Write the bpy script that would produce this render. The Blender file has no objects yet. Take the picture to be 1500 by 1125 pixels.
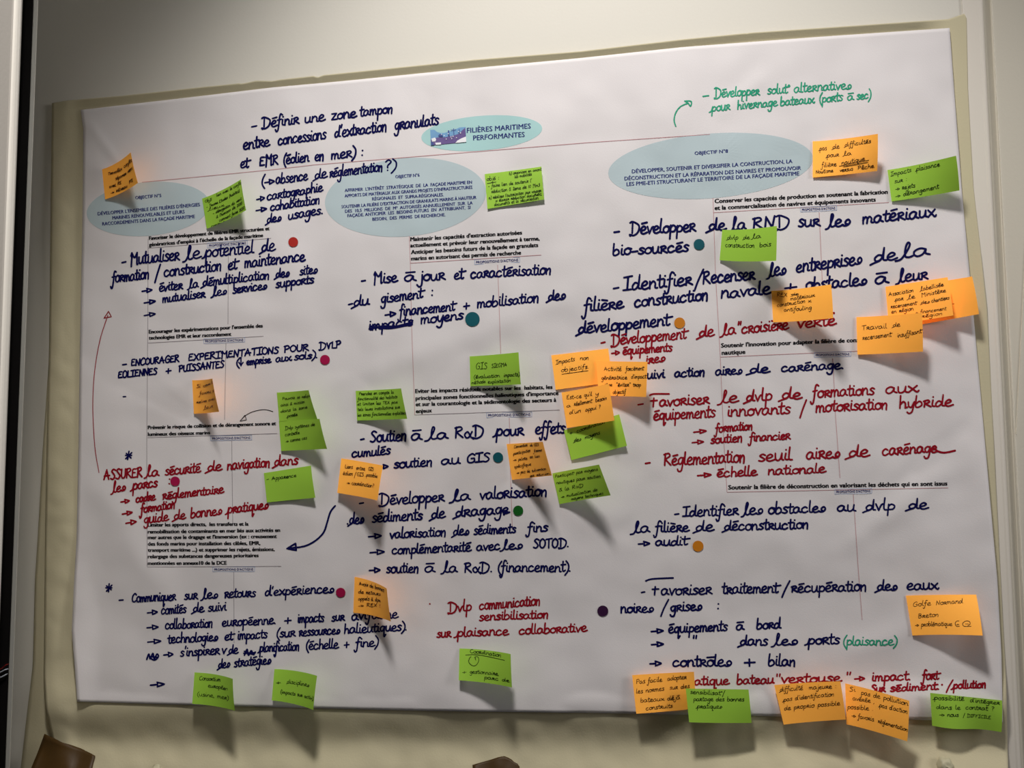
import bpy, math, random
from mathutils import Vector, Matrix, noise
random.seed(4)
C = bpy.context.scene.collection
scene = bpy.context.scene

# ------------------------------------------------------------------ camera
FPX = 1200.0
ZF = 1.0                                        # height of the poster's lower edge above the floor
CAM = Vector((0.7801, -1.0576, 0.3340 + ZF))
def rot(a, b, c):
    return Matrix.Rotation(a, 3, 'Z') @ Matrix.Rotation(b, 3, 'X') @ Matrix.Rotation(c, 3, 'Y')
RM = rot(0.1479, 0.0780, 0.0269)
right, fwd, up = RM.col[0].copy(), RM.col[1].copy(), RM.col[2].copy()
cd = bpy.data.cameras.new('camera')
cam = bpy.data.objects.new('camera', cd); C.objects.link(cam)
m = Matrix((right, up, -fwd)).transposed().to_4x4(); m.translation = CAM
cam.matrix_world = m
cd.sensor_fit = 'HORIZONTAL'; cd.sensor_width = 36.0; cd.lens = 36.0 * FPX / 1500.0
cd.clip_start = 0.01
scene.camera = cam

# ------------------------------------------------------------------ world, lamps, exposure
w = bpy.data.worlds.new('room_light'); scene.world = w; w.use_nodes = True
bg = w.node_tree.nodes['Background']
bg.inputs[0].default_value = (1.0, 0.97, 0.95, 1); bg.inputs[1].default_value = 0.035

def lamp(kind, name, loc, target, energy, col, **kw):
    l = bpy.data.lights.new(name, kind); l.energy = energy; l.color = col
    for k, v in kw.items(): setattr(l, k, v)
    o = bpy.data.objects.new(name, l); C.objects.link(o)
    o.location = loc
    o.rotation_euler = (Vector(target) - Vector(loc)).to_track_quat('-Z', 'Y').to_euler()
    return o
# a spot lamp in front of the wall, just above the picture, leaning to the right
SP = Vector((0.65, -0.92, ZF + 1.75))
lamp('SPOT', 'wall_spot_lamp', SP, SP + Vector((0.06, 0.54, -1.0)), 87, (1.0, 0.965, 0.925),
     shadow_soft_size=0.11, spot_size=2 * 0.612, spot_blend=0.72)
# a large soft light further along the room on the right
lamp('AREA', 'side_room_light', (2.76, -0.90, ZF + 0.8), (0.9, 0, ZF + 0.5), 11.5, (1.0, 0.97, 0.95),
     shape='RECTANGLE', size=0.5, size_y=0.7)
# unseen narrow spot, added only to brighten the door frame at the left
lamp('SPOT', 'door_fill_spot', (-0.60, -0.45, ZF + 2.5), (-0.10, -0.25, ZF + 0.4), 640, (1.0, 0.965, 0.93),
     shadow_soft_size=0.03, spot_size=math.radians(40), spot_blend=0.5)
scene.view_settings.view_transform = 'Standard'
scene.view_settings.look = 'None'
scene.view_settings.gamma = 1.0
scene.view_settings.use_curve_mapping = False
scene.view_settings.exposure = 0.0

# ------------------------------------------------------------------ helpers
def ray(px, py):
    return right * ((px - 750.0) / FPX) + fwd - up * ((py - 562.5) / FPX)
def at(px, py, depth=0.0):
    """point where the sight line of a photo pixel meets the plane `depth` metres in front of the wall"""
    d = ray(px, py)
    return CAM + d * ((-depth - CAM.y) / d.y)

def lin(r, g, b):
    f = lambda c: (c / 255 / 12.92) if c / 255 <= 0.04045 else ((c / 255 + 0.055) / 1.055) ** 2.4
    return (f(r), f(g), f(b), 1)

def mat(name, col, rough=0.8, spec=0.25, var=0.0, scale=20, bump=0.0, bscale=300, trans=0.0, coat=0.0):
    m = bpy.data.materials.new(name); m.use_nodes = True
    nt = m.node_tree; b = nt.nodes['Principled BSDF']
    b.inputs['Roughness'].default_value = rough
    b.inputs['Specular IOR Level'].default_value = spec
    b.inputs['Base Color'].default_value = col
    tc = nt.nodes.new('ShaderNodeTexCoord')
    if var > 0:
        n = nt.nodes.new('ShaderNodeTexNoise'); n.inputs['Scale'].default_value = scale
        n.inputs['Detail'].default_value = 4
        nt.links.new(tc.outputs['Object'], n.inputs['Vector'])
        mx = nt.nodes.new('ShaderNodeMix'); mx.data_type = 'RGBA'
        mx.inputs[6].default_value = tuple(c * (1 - var) for c in col[:3]) + (1,)
        mx.inputs[7].default_value = tuple(min(1, c * (1 + var)) for c in col[:3]) + (1,)
        nt.links.new(n.outputs['Fac'], mx.inputs[0]); nt.links.new(mx.outputs[2], b.inputs['Base Color'])
    if bump > 0:
        n2 = nt.nodes.new('ShaderNodeTexNoise'); n2.inputs['Scale'].default_value = bscale
        n2.inputs['Detail'].default_value = 3
        nt.links.new(tc.outputs['Object'], n2.inputs['Vector'])
        bp = nt.nodes.new('ShaderNodeBump'); bp.inputs['Strength'].default_value = bump
        bp.inputs['Distance'].default_value = 0.0006
        nt.links.new(n2.outputs['Fac'], bp.inputs['Height']); nt.links.new(bp.outputs['Normal'], b.inputs['Normal'])
    if trans > 0:
        t = nt.nodes.new('ShaderNodeBsdfTranslucent'); t.inputs[0].default_value = col
        ms = nt.nodes.new('ShaderNodeMixShader'); ms.inputs[0].default_value = trans
        nt.links.new(b.outputs[0], ms.inputs[1]); nt.links.new(t.outputs[0], ms.inputs[2])
        nt.links.new(ms.outputs[0], nt.nodes['Material Output'].inputs[0])
    return m

M = dict(
    wall=mat('painted_wall', lin(222, 218, 208), 0.7, 0.25, 0.02, 3, 0.18, 260),
    trim=mat('painted_trim', lin(226, 219, 208), 0.5, 0.4, 0.02, 6, 0.15, 200),
    panel=mat('painted_panel', lin(206, 200, 186), 0.6, 0.3, 0.02, 5, 0.25, 300),
    caulk=mat('caulk_bead', lin(236, 230, 216), 0.8, 0.2, 0.1, 200, 0.6, 500),
    frame=mat('lit_edge_frame', lin(206, 201, 192), 0.4, 0.4, 0.02, 8, 0.1, 300),  # paler than the door: the lit edge is put into its colour
    door=mat('lacquered_door', lin(176, 170, 162), 0.5, 0.3, 0.02, 8, 0.1, 300),
    bead=mat('shaded_bead', lin(172, 170, 162), 0.5, 0.3, 0.02, 8, 0.1, 300),  # same paint turned from the light; its shade is put into the colour
    dark=mat('dark_gap', lin(22, 20, 20), 0.5, 0.3, 0.2, 30),
    poster=mat('poster_paper', lin(233, 228, 229), 0.75, 0.2, 0.012, 9, 0.2, 700, trans=0.05),
    cream=mat('cream_backing_paper', lin(203, 194, 163), 0.75, 0.2, 0.05, 7, 0.3, 400),
    orange=mat('orange_note_paper', (1.5, 0.66, 0.095, 1), 0.7, 0.3, 0.0, 60, 0.1, 600, trans=0.07),
    green=mat('green_note_paper', lin(164, 214, 70), 0.7, 0.3, 0.0, 60, 0.1, 600, trans=0.07),
    oval=mat('pale_blue_print', lin(188, 204, 209), 0.75, 0.2, 0.02, 30),
    aqua=mat('pale_aqua_print', lin(172, 211, 211), 0.75, 0.2, 0.02, 30),
    navyprint=mat('navy_print', lin(48, 56, 118), 0.8, 0.1),
    blackprint=mat('black_print', lin(24, 22, 28), 0.8, 0.1),
    rule=mat('thin_red_rule', lin(196, 150, 154), 0.8, 0.1),
    grule=mat('thin_grey_rule', lin(150, 140, 146), 0.8, 0.1),
    tagbox=mat('pale_blue_rule', lin(140, 160, 200), 0.8, 0.1),
    ink_B=mat('navy_marker_ink', lin(8, 10, 74), 0.75, 0.08, 0.25, 120),
    ink_R=mat('red_marker_ink', lin(146, 14, 32), 0.75, 0.08, 0.2, 120),
    ink_G=mat('green_marker_ink', lin(36, 158, 122), 0.6, 0.2, 0.2, 120),
    ink_K=mat('black_pen_ink', lin(34, 26, 34), 0.6, 0.2, 0.1, 120),
    ink_T=mat('thin_red_pen_ink', lin(160, 60, 70), 0.6, 0.2, 0.1, 120),
    note_ink=mat('note_pen_ink', lin(52, 34, 14), 0.6, 0.2, 0.1, 120),
    note_ink_g=mat('note_pen_ink_green', lin(26, 48, 12), 0.6, 0.2, 0.1, 120),
    tape=mat('brown_parcel_tape', lin(74, 52, 20), 0.5, 0.3, 0.25, 25, 0.3, 120),
    putty=mat('pale_putty', lin(200, 194, 164), 0.5, 0.3, 0.1, 60, 0.4, 150),
    p_sky=mat('print_sky_blue', lin(122, 166, 206), 0.8, 0.1, 0.08, 60),
    p_hull=mat('print_violet', lin(112, 96, 148), 0.8, 0.1, 0.15, 80),
    p_white=mat('print_white', lin(240, 240, 244), 0.8, 0.1),
    p_deep=mat('print_deep_blue', lin(78, 92, 150), 0.8, 0.1),
    s_red=mat('sticker_red', lin(172, 38, 30), 0.5, 0.3), s_mag=mat('sticker_magenta', lin(168, 16, 72), 0.5, 0.3),
    s_teal=mat('sticker_teal', lin(8, 88, 100), 0.5, 0.3), s_org=mat('sticker_orange', lin(206, 126, 26), 0.5, 0.3),
    s_grn=mat('sticker_green', lin(14, 92, 26), 0.5, 0.3), s_pur=mat('sticker_purple', lin(52, 16, 56), 0.5, 0.3),
    streak_r=mat('streak_red', lin(150, 40, 30), 0.5, 0.3), streak_w=mat('streak_pale', lin(200, 205, 215), 0.5, 0.3),
)

def mk(name, vs, fs, material, parent=None, origin=None, smooth=False):
    """one mesh object; vs in world coordinates; origin = where the object's own origin stands"""
    if parent is not None: org = Vector(parent['_org'])
    else: org = Vector(origin) if origin is not None else Vector((0, 0, 0))
    me = bpy.data.meshes.new(name)
    me.from_pydata([tuple(v - org) for v in vs], [], fs)
    me.materials.append(material)
    if smooth: me.polygons.foreach_set('use_smooth', [True] * len(me.polygons))
    me.update()
    o = bpy.data.objects.new(name, me); C.objects.link(o)
    if parent is not None: o.parent = parent
    else: o.location = org; o['_org'] = tuple(org)
    return o
def tag(o, label, cat, group=None):
    o['label'] = label; o['category'] = cat
    if group: o['group'] = group
    return o
def structure(o): o['kind'] = 'structure'; return o

def pl(poly, t):
    """point at parameter t (0..1 by length in px) of a pixel polyline"""
    L = [0]
    for a, b in zip(poly, poly[1:]): L.append(L[-1] + math.dist(a, b))
    s = t * L[-1]
    for i in range(len(poly) - 1):
        if s <= L[i + 1] or i == len(poly) - 2:
            k = (s - L[i]) / max(1e-9, L[i + 1] - L[i])
            return (poly[i][0] + (poly[i + 1][0] - poly[i][0]) * k, poly[i][1] + (poly[i + 1][1] - poly[i][1]) * k)
def coons(top, right_, bot, left, u, v):
    T, B, L, R = pl(top, u), pl(bot, u), pl(left, v), pl(right_, v)
    r = []
    for i in (0, 1):
        r.append((1 - v) * T[i] + v * B[i] + (1 - u) * L[i] + u * R[i]
                 - ((1 - u) * (1 - v) * top[0][i] + u * (1 - v) * top[-1][i] + (1 - u) * v * bot[0][i] + u * v * bot[-1][i]))
    return r
def sst(a, b, x):
    t = min(1, max(0, (x - a) / (b - a))); return t * t * (3 - 2 * t)

P_TOP = [(118, 161), (300, 140), (400, 128), (500, 119), (690, 100), (850, 85), (1000, 69), (1200, 54), (1391, 41)]
P_RIGHT = [(1391, 41), (1399, 150), (1409, 280), (1425, 450), (1443, 650), (1461, 850), (1467, 960), (1469, 1058)]
P_BOT = [(113, 1028), (250, 1032), (400, 1036), (600, 1041), (900, 1045), (1120, 1049), (1330, 1054), (1469, 1058)]
P_LEFT = [(118, 161), (122, 190), (121, 300), (117, 500), (115, 650), (112, 790), (108, 860), (105, 925), (110, 985), (113, 1028)]
K_TOP = [(76, 151), (100, 147), (180, 140), (300, 127), (350, 122), (354, 122.5), (362, 121), (375, 118), (400, 118.5), (410, 116.5),
         (460, 111), (464, 113), (468, 112.5), (472, 110), (560, 101), (688, 88), (692, 87.5), (850, 75), (1000, 57.5),
         (1092, 48.5), (1094, 49), (1096, 48), (1390, 28), (1404, 23), (1413, 20), (1416, 27)]
K_RIGHT = [(1416, 27), (1418, 130), (1426, 275), (1446, 450), (1456, 650), (1466, 850), (1474, 1000), (1478, 1180)]
K_LEFT = [(76, 151), (74, 320), (72, 500), (69, 620), (66, 775), (65, 900), (64, 990), (67, 1040), (76, 1080), (92, 1180)]
K_BOT = [(92, 1180), (1478, 1180)]

def nz(x, y, s, seed): return noise.noise(Vector((x * s, y * s, seed)))
def ktop_y(px):
    for p, q in zip(K_TOP, K_TOP[1:]):
        if px <= q[0]: break
    return p[1] + (q[1] - p[1]) * min(1, max(0, (px - p[0]) / (q[0] - p[0])))
def d_k(px, py):
    """how far the cream backing paper stands off the wall (m)"""
    d = 0.0030
    side = 1 - sst(1340, 1395, px)
    t = 1 - (py - ktop_y(px)) / 13.0
    d += 0.0052 * side * sst(76, 140, px) * min(1, max(0, t))
    d += 0.013 * math.exp(-((py - 1035) / 42.0) ** 2)
    below = sst(1080, 1150, py)
    d += 0.022 * below * (1 + 0.45 * nz(px, py, 0.006, 3))
    d += 0.0035 * nz(px, py, 0.011, 7) * sst(1030, 1075, py)
    d += 0.0016 * nz(px, py, 0.035, 2) * sst(1040, 1075, py)
    lf = 1 - sst(95, 118, px)
    d += 0.004 * lf * (0.5 + nz(px * 2.5, py * 0.5, 0.012, 5)) + 0.002 * lf * abs(nz(px, py, 0.03, 8))
    d += 0.0022 * sst(1420, 1440, px) * (0.6 + nz(px, py, 0.01, 11))
    return d
def d_p(px, py):
    """how far the poster stands off the wall (m)"""
    d = 0.0068
    d += 0.0026 * nz(px, py, 0.0045, 1) + 0.0024 * nz(px * 1.3, py * 0.8, 0.011, 4) + 0.0008 * nz(px, py, 0.027, 6)
    # soft folds
    for (x0, y0, x1, y1, wd, a) in FOLDS:
        dx, dy = x1 - x0, y1 - y0; L = math.hypot(dx, dy)
        s = ((px - x0) * dx + (py - y0) * dy) / L / L
        q = ((px - x0) * dy - (py - y0) * dx) / L
        if -0.3 < s < 1.3: d += 2.0 * a * math.exp(-(q / wd) ** 2) * math.exp(-max(0, abs(s - 0.5) - 0.35) ** 2 * 40)
    d += 0.0115 * sst(880, 1060, py) * (1 - sst(900, 1400, px) * 0.45)
    d += 0.007 * (1 - sst(104, 150, px)) * sst(780, 900, py)
    d += 0.005 * sst(1395, 1450, px) * sst(480, 700, py)
    return max(d, 0.0055, d_k(px, py) + 0.0022)
FOLDS = [(120, 520, 330, 640, 14, -0.0007), (500, 560, 860, 430, 20, 0.0008), (640, 700, 560, 940, 22, 0.0009), (1050, 170, 1120, 110, 12, 0.0006),
         (1390, 690, 1240, 800, 16, 0.0009), (1420, 620, 1300, 720, 12, -0.0007), (130, 700, 260, 900, 26, 0.0009), (1240, 960, 1400, 900, 18, 0.0007),
         (130, 180, 175, 240, 6, 0.0006), (880, 130, 760, 230, 25, 0.0006), (160, 430, 420, 470, 22, 0.0007), (900, 780, 1080, 740, 16, -0.0008)]

# ------------------------------------------------------------------ the setting: wall, right trim and panel, left frame
def extrude(name, prof, slope, material, y0=-600, y1=1500):
    """vertical moulding: prof = [(px at y=0, depth)], slope = px sideways per px down"""
    vs, fs = [], []
    n = len(prof)
    for yy in (y0, y1):
        for x0, dp in prof: vs.append(at(x0 + slope * yy, yy, dp))
    for i in range(n - 1): fs.append((i, i + 1, n + i + 1, n + i))
    return structure(mk(name, vs, fs, material, origin=sum(vs, Vector()) / len(vs)))
SL, SR = -0.037, 0.050
def wall_grid():
    vs, fs = [], []
    nx, ny = 8, 8
    for j in range(ny + 1):
        yy = -600 + 2100 * j / ny
        a, b = 56 + SL * yy, 1408.5 + SR * yy
        for i in range(nx + 1): vs.append(at(a + (b - a) * i / nx, yy, 0))
    for j in range(ny):
        for i in range(nx):
            q = j * (nx + 1) + i; fs.append((q, q + nx + 1, q + nx + 2, q + 1))
    return structure(mk('wall_back', vs, fs, M['wall'], origin=at(750, 560)))
wall_grid()
t = extrude('trim_1', [(1408.5, 0), (1409.2, .0018), (1411, .0022), (1432, .0024), (1435, .0030), (1437, .0030), (1438.6, .0018), (1439.6, -.001)], SR, M['trim'])
t = extrude('trim_2', [(1439.6, -.001), (1441, -.004), (1450, -.0065), (1452, -.006)], SR, M['panel'])
t = extrude('wall_right', [(1452, -.006), (1452.6, -.0015), (1454, -.001), (1760, -.001)], SR, M['panel'])
def ribbon3(pts, wd, dfun):
    vs, fs = [], []
    for i, (x, y) in enumerate(pts):
        a = pts[max(0, i - 1)]; b = pts[min(len(pts) - 1, i + 1)]
        dx, dy = b[0] - a[0], b[1] - a[1]; L = math.hypot(dx, dy) or 1
        nx, ny = -dy / L, dx / L
        for s, lift in ((-1, 0), (0, .0012), (1, 0)):
            vs.append(at(x + nx * wd * s, y + ny * wd * s, dfun(x, y) + lift))
    for i in range(len(pts) - 1):
        for k in (0, 1): fs.append((i * 3 + k, i * 3 + k + 1, i * 3 + k + 4, i * 3 + k + 3))
    return vs, fs
pts = [(1452.6 + SR * yy * 1.08 + 0.5 * nz(yy, 0, 0.05, 1), yy) for yy in range(-60, 1200, 6)]
vs, fs = ribbon3(pts, 0.9, lambda x, y: -.001); structure(mk('trim_3', vs, fs, M['caulk'], origin=at(1470, 500)))
pts = [(1502 - (yy - 380) * 0.052 + 0.3 * nz(yy, 0, 0.05, 3), yy) for yy in range(330, 640, 6)]
vs, fs = ribbon3(pts, 0.6, lambda x, y: -.001); structure(mk('trim_4', vs, fs, M['caulk'], origin=at(1495, 500)))
# left: a lacquered door edge, a dark gap and a thin bead
D0 = 0.25                                       # the door frame stands this far in front of the poster wall
extrude('trim_5', [(49.2, D0 - .012), (49.2, D0 + .0055), (50, D0 + .0062), (55, D0 + .0062), (56, D0 + .005), (56.2, D0), (56.2, 0)], SL, M['bead'], y0=-1900)
extrude('trim_6', [(33.5, D0 - .014), (34, D0 - .014), (49.2, D0 - .012)], SL, M['dark'], y0=-1900)
extrude('door_1', [(-260, D0 + .006), (18, D0 + .006), (20.5, D0 + .0064)], SL, M['door'], y0=-1900)
extrude('trim_7', [(20.5, D0 + .0064), (22, D0 + .0085), (24, D0 + .0105), (27, D0 + .0115), (31, D0 + .0118), (32.6, D0 + .0112), (33.4, D0 + .009), (33.5, D0 - .014)], SL, M['frame'], y0=-1900)
for i, (pts, wd, mt, nm, lb, ct) in enumerate([  # thin coloured streaks across the gap, built as tubes
        ([(-6, 984), (3, 979), (9, 974), (14, 972)], 0.8, 'streak_r', 'thin_streak', 'thin red cable crossing the dark gap at lower left', 'streak'),
        ([(-6, 988), (2, 984), (8, 981), (12, 980)], 1.0, 'streak_w', 'thin_streak', 'pale cable just under the red one in the dark gap', 'streak'),
        ([(-6, 996), (1, 992), (6, 990), (11, 987)], 1.2, 'streak_w', 'thin_streak', 'lowest pale cable in the dark gap beside the door edge', 'streak')]):
    vs, fs = [], []
    for (x, y) in pts:
        c = at(x, y, D0 - .0105)
        for k in range(6):
            a = k * math.pi / 3; vs.append(c + Vector((0, math.cos(a), math.sin(a))) * wd * 0.0008)
    for j in range(len(pts) - 1):
        for k in range(6): fs.append((j * 6 + k, j * 6 + (k + 1) % 6, j * 6 + 6 + (k + 1) % 6, j * 6 + 6 + k))
    o = mk(nm, vs, fs, M[mt], origin=at(5, pts[1][1], D0 - .0105), smooth=True); tag(o, lb, ct)

# ------------------------------------------------------------------ the sheets of paper
def sheet(name, top, rt, bot, lf, dfun, material, nx, ny, thick=0.00025, fine=0):
    vs, fs = [], []
    rows = [.030 * k / fine for k in range(fine)] + [.030 * (fine > 0) + (1 - .030 * (fine > 0)) * k / ny for k in range(ny + 1)]
    ny = len(rows) - 1
    for j in range(ny + 1):
        for i in range(nx + 1):
            x, y = coons(top, rt, bot, lf, i / nx, rows[j]); vs.append(at(x, y, dfun(x, y)))
    for j in range(ny):
        for i in range(nx):
            q = j * (nx + 1) + i; fs.append((q, q + nx + 1, q + nx + 2, q + 1))
    o = mk(name, vs, fs, material, origin=sum(vs, Vector()) / len(vs), smooth=True)
    s = o.modifiers.new('thickness', 'SOLIDIFY'); s.thickness = thick; s.offset = -1
    return o
backing = sheet('backing_paper', K_TOP, K_RIGHT, K_BOT, K_LEFT, d_k, M['cream'], 330, 165, fine=16)
tag(backing, 'large cream backing sheet with torn top edge, behind the white poster', 'paper')
B_L = [(76, 470), (72, 520), (63, 650), (56, 775), (51, 850), (48, 975), (40, 1040), (24, 1180)]
under = sheet('backing_paper', [(76, 470), (110, 470)], [(110, 470), (110, 800), (120, 1180)], [(24, 1180), (120, 1180)], B_L,
              lambda x, y: 0.0012 + 0.0008 * sst(900, 1100, y), M['cream'], 12, 60)
tag(under, 'narrow cream under-sheet peeping out left of the large cream sheet', 'paper')
poster = sheet('poster', P_TOP, P_RIGHT, P_BOT, P_LEFT, d_p, M['poster'], 250, 190)
tag(poster, 'large white printed poster covered in blue and red marker handwriting', 'poster')

# ------------------------------------------------------------------ flat print and ink on the poster
OFF = 0.00030
def on_poster(x, y, off=OFF): return at(x, y, d_p(x, y) + off)

def cr(pts, n):
    """Catmull-Rom through pts (repeat a point for a corner)"""
    if len(pts) < 3: return list(pts)
    out = []
    for i in range(len(pts) - 1):
        p0 = pts[max(0, i - 1)]; p1 = pts[i]; p2 = pts[i + 1]; p3 = pts[min(len(pts) - 1, i + 2)]
        if p1 == p2: continue
        if p0 == p1: p0 = p1
        for k in range(n):
            t = k / n; t2, t3 = t * t, t * t * t
            out.append(tuple(0.5 * (2 * p1[c] + (p2[c] - p0[c]) * t + (2 * p0[c] - 5 * p1[c] + 4 * p2[c] - p3[c]) * t2
                                    + (3 * p1[c] - p0[c] - 3 * p2[c] + p3[c]) * t3) for c in (0, 1)))
    out.append(tuple(pts[-1])); return out

TOCAM = Vector((0, -1, 0))
class Ink:
    def __init__(s): s.v = []; s.f = []; s.l = []; s.k = 0; s.cur = 0.0
    def stroke(s, pts, wd, cap=True):
        s.k += 1; base = (s.k % 6) * 3.2e-5
        q = [pts[0]]
        for p in pts[1:]:
            if math.dist(p, q[-1]) > 0.15: q.append(p)
        r = wd / 2
        if len(q) == 1:
            s.disc(q[0], r * 1.15); return
        b = len(s.v); n = len(q)
        for i in range(n):
            a = q[max(0, i - 1)]; c = q[min(n - 1, i + 1)]
            dx, dy = c[0] - a[0], c[1] - a[1]; L = math.hypot(dx, dy) or 1
            nx, ny = -dy / L * r, dx / L * r
            s.v.append((q[i][0] + nx, q[i][1] + ny)); s.v.append((q[i][0] - nx, q[i][1] - ny))
            s.l += [base + 2.4e-5 * i / n] * 2
        for i in range(n - 1): s.f.append((b + 2 * i, b + 2 * i + 1, b + 2 * i + 3, b + 2 * i + 2))
        if cap and wd > 1.2:
            for e, lf in ((q[0], base - 3e-6), (q[-1], base + 2.8e-5)): s.disc(e, r, 7, lift=lf)
            for i in range(1, n - 1):          # round the sharp corners
                a1 = math.atan2(q[i][1] - q[i - 1][1], q[i][0] - q[i - 1][0]); a2 = math.atan2(q[i + 1][1] - q[i][1], q[i + 1][0] - q[i][0])
                if abs((a2 - a1 + math.pi) % (2 * math.pi) - math.pi) > 0.9: s.disc(q[i], r, 7, lift=base + 2.4e-5 * i / n + 4e-6)
    def disc(s, c, r, n=10, ry=None, slope=0.0, lift=1.2e-5):
        s.l += [lift] * n
        b = len(s.v)
        for k in range(n):
            a = 2 * math.pi * k / n
            x = r * math.cos(a); s.v.append((c[0] + x, c[1] + (ry or r) * math.sin(a) + slope * x))
        s.f.append(tuple(range(b, b + n)))
    def poly(s, pts):
        b = len(s.v); s.v += list(pts); s.l += [0.0] * len(pts); s.f.append(tuple(range(b, b + len(pts))))
    def build(s, name, mt, parent, fn, **kw): return mk(name, [fn(x, y) + TOCAM * l for (x, y), l in zip(s.v, s.l)], s.f, mt, parent=parent)

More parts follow.
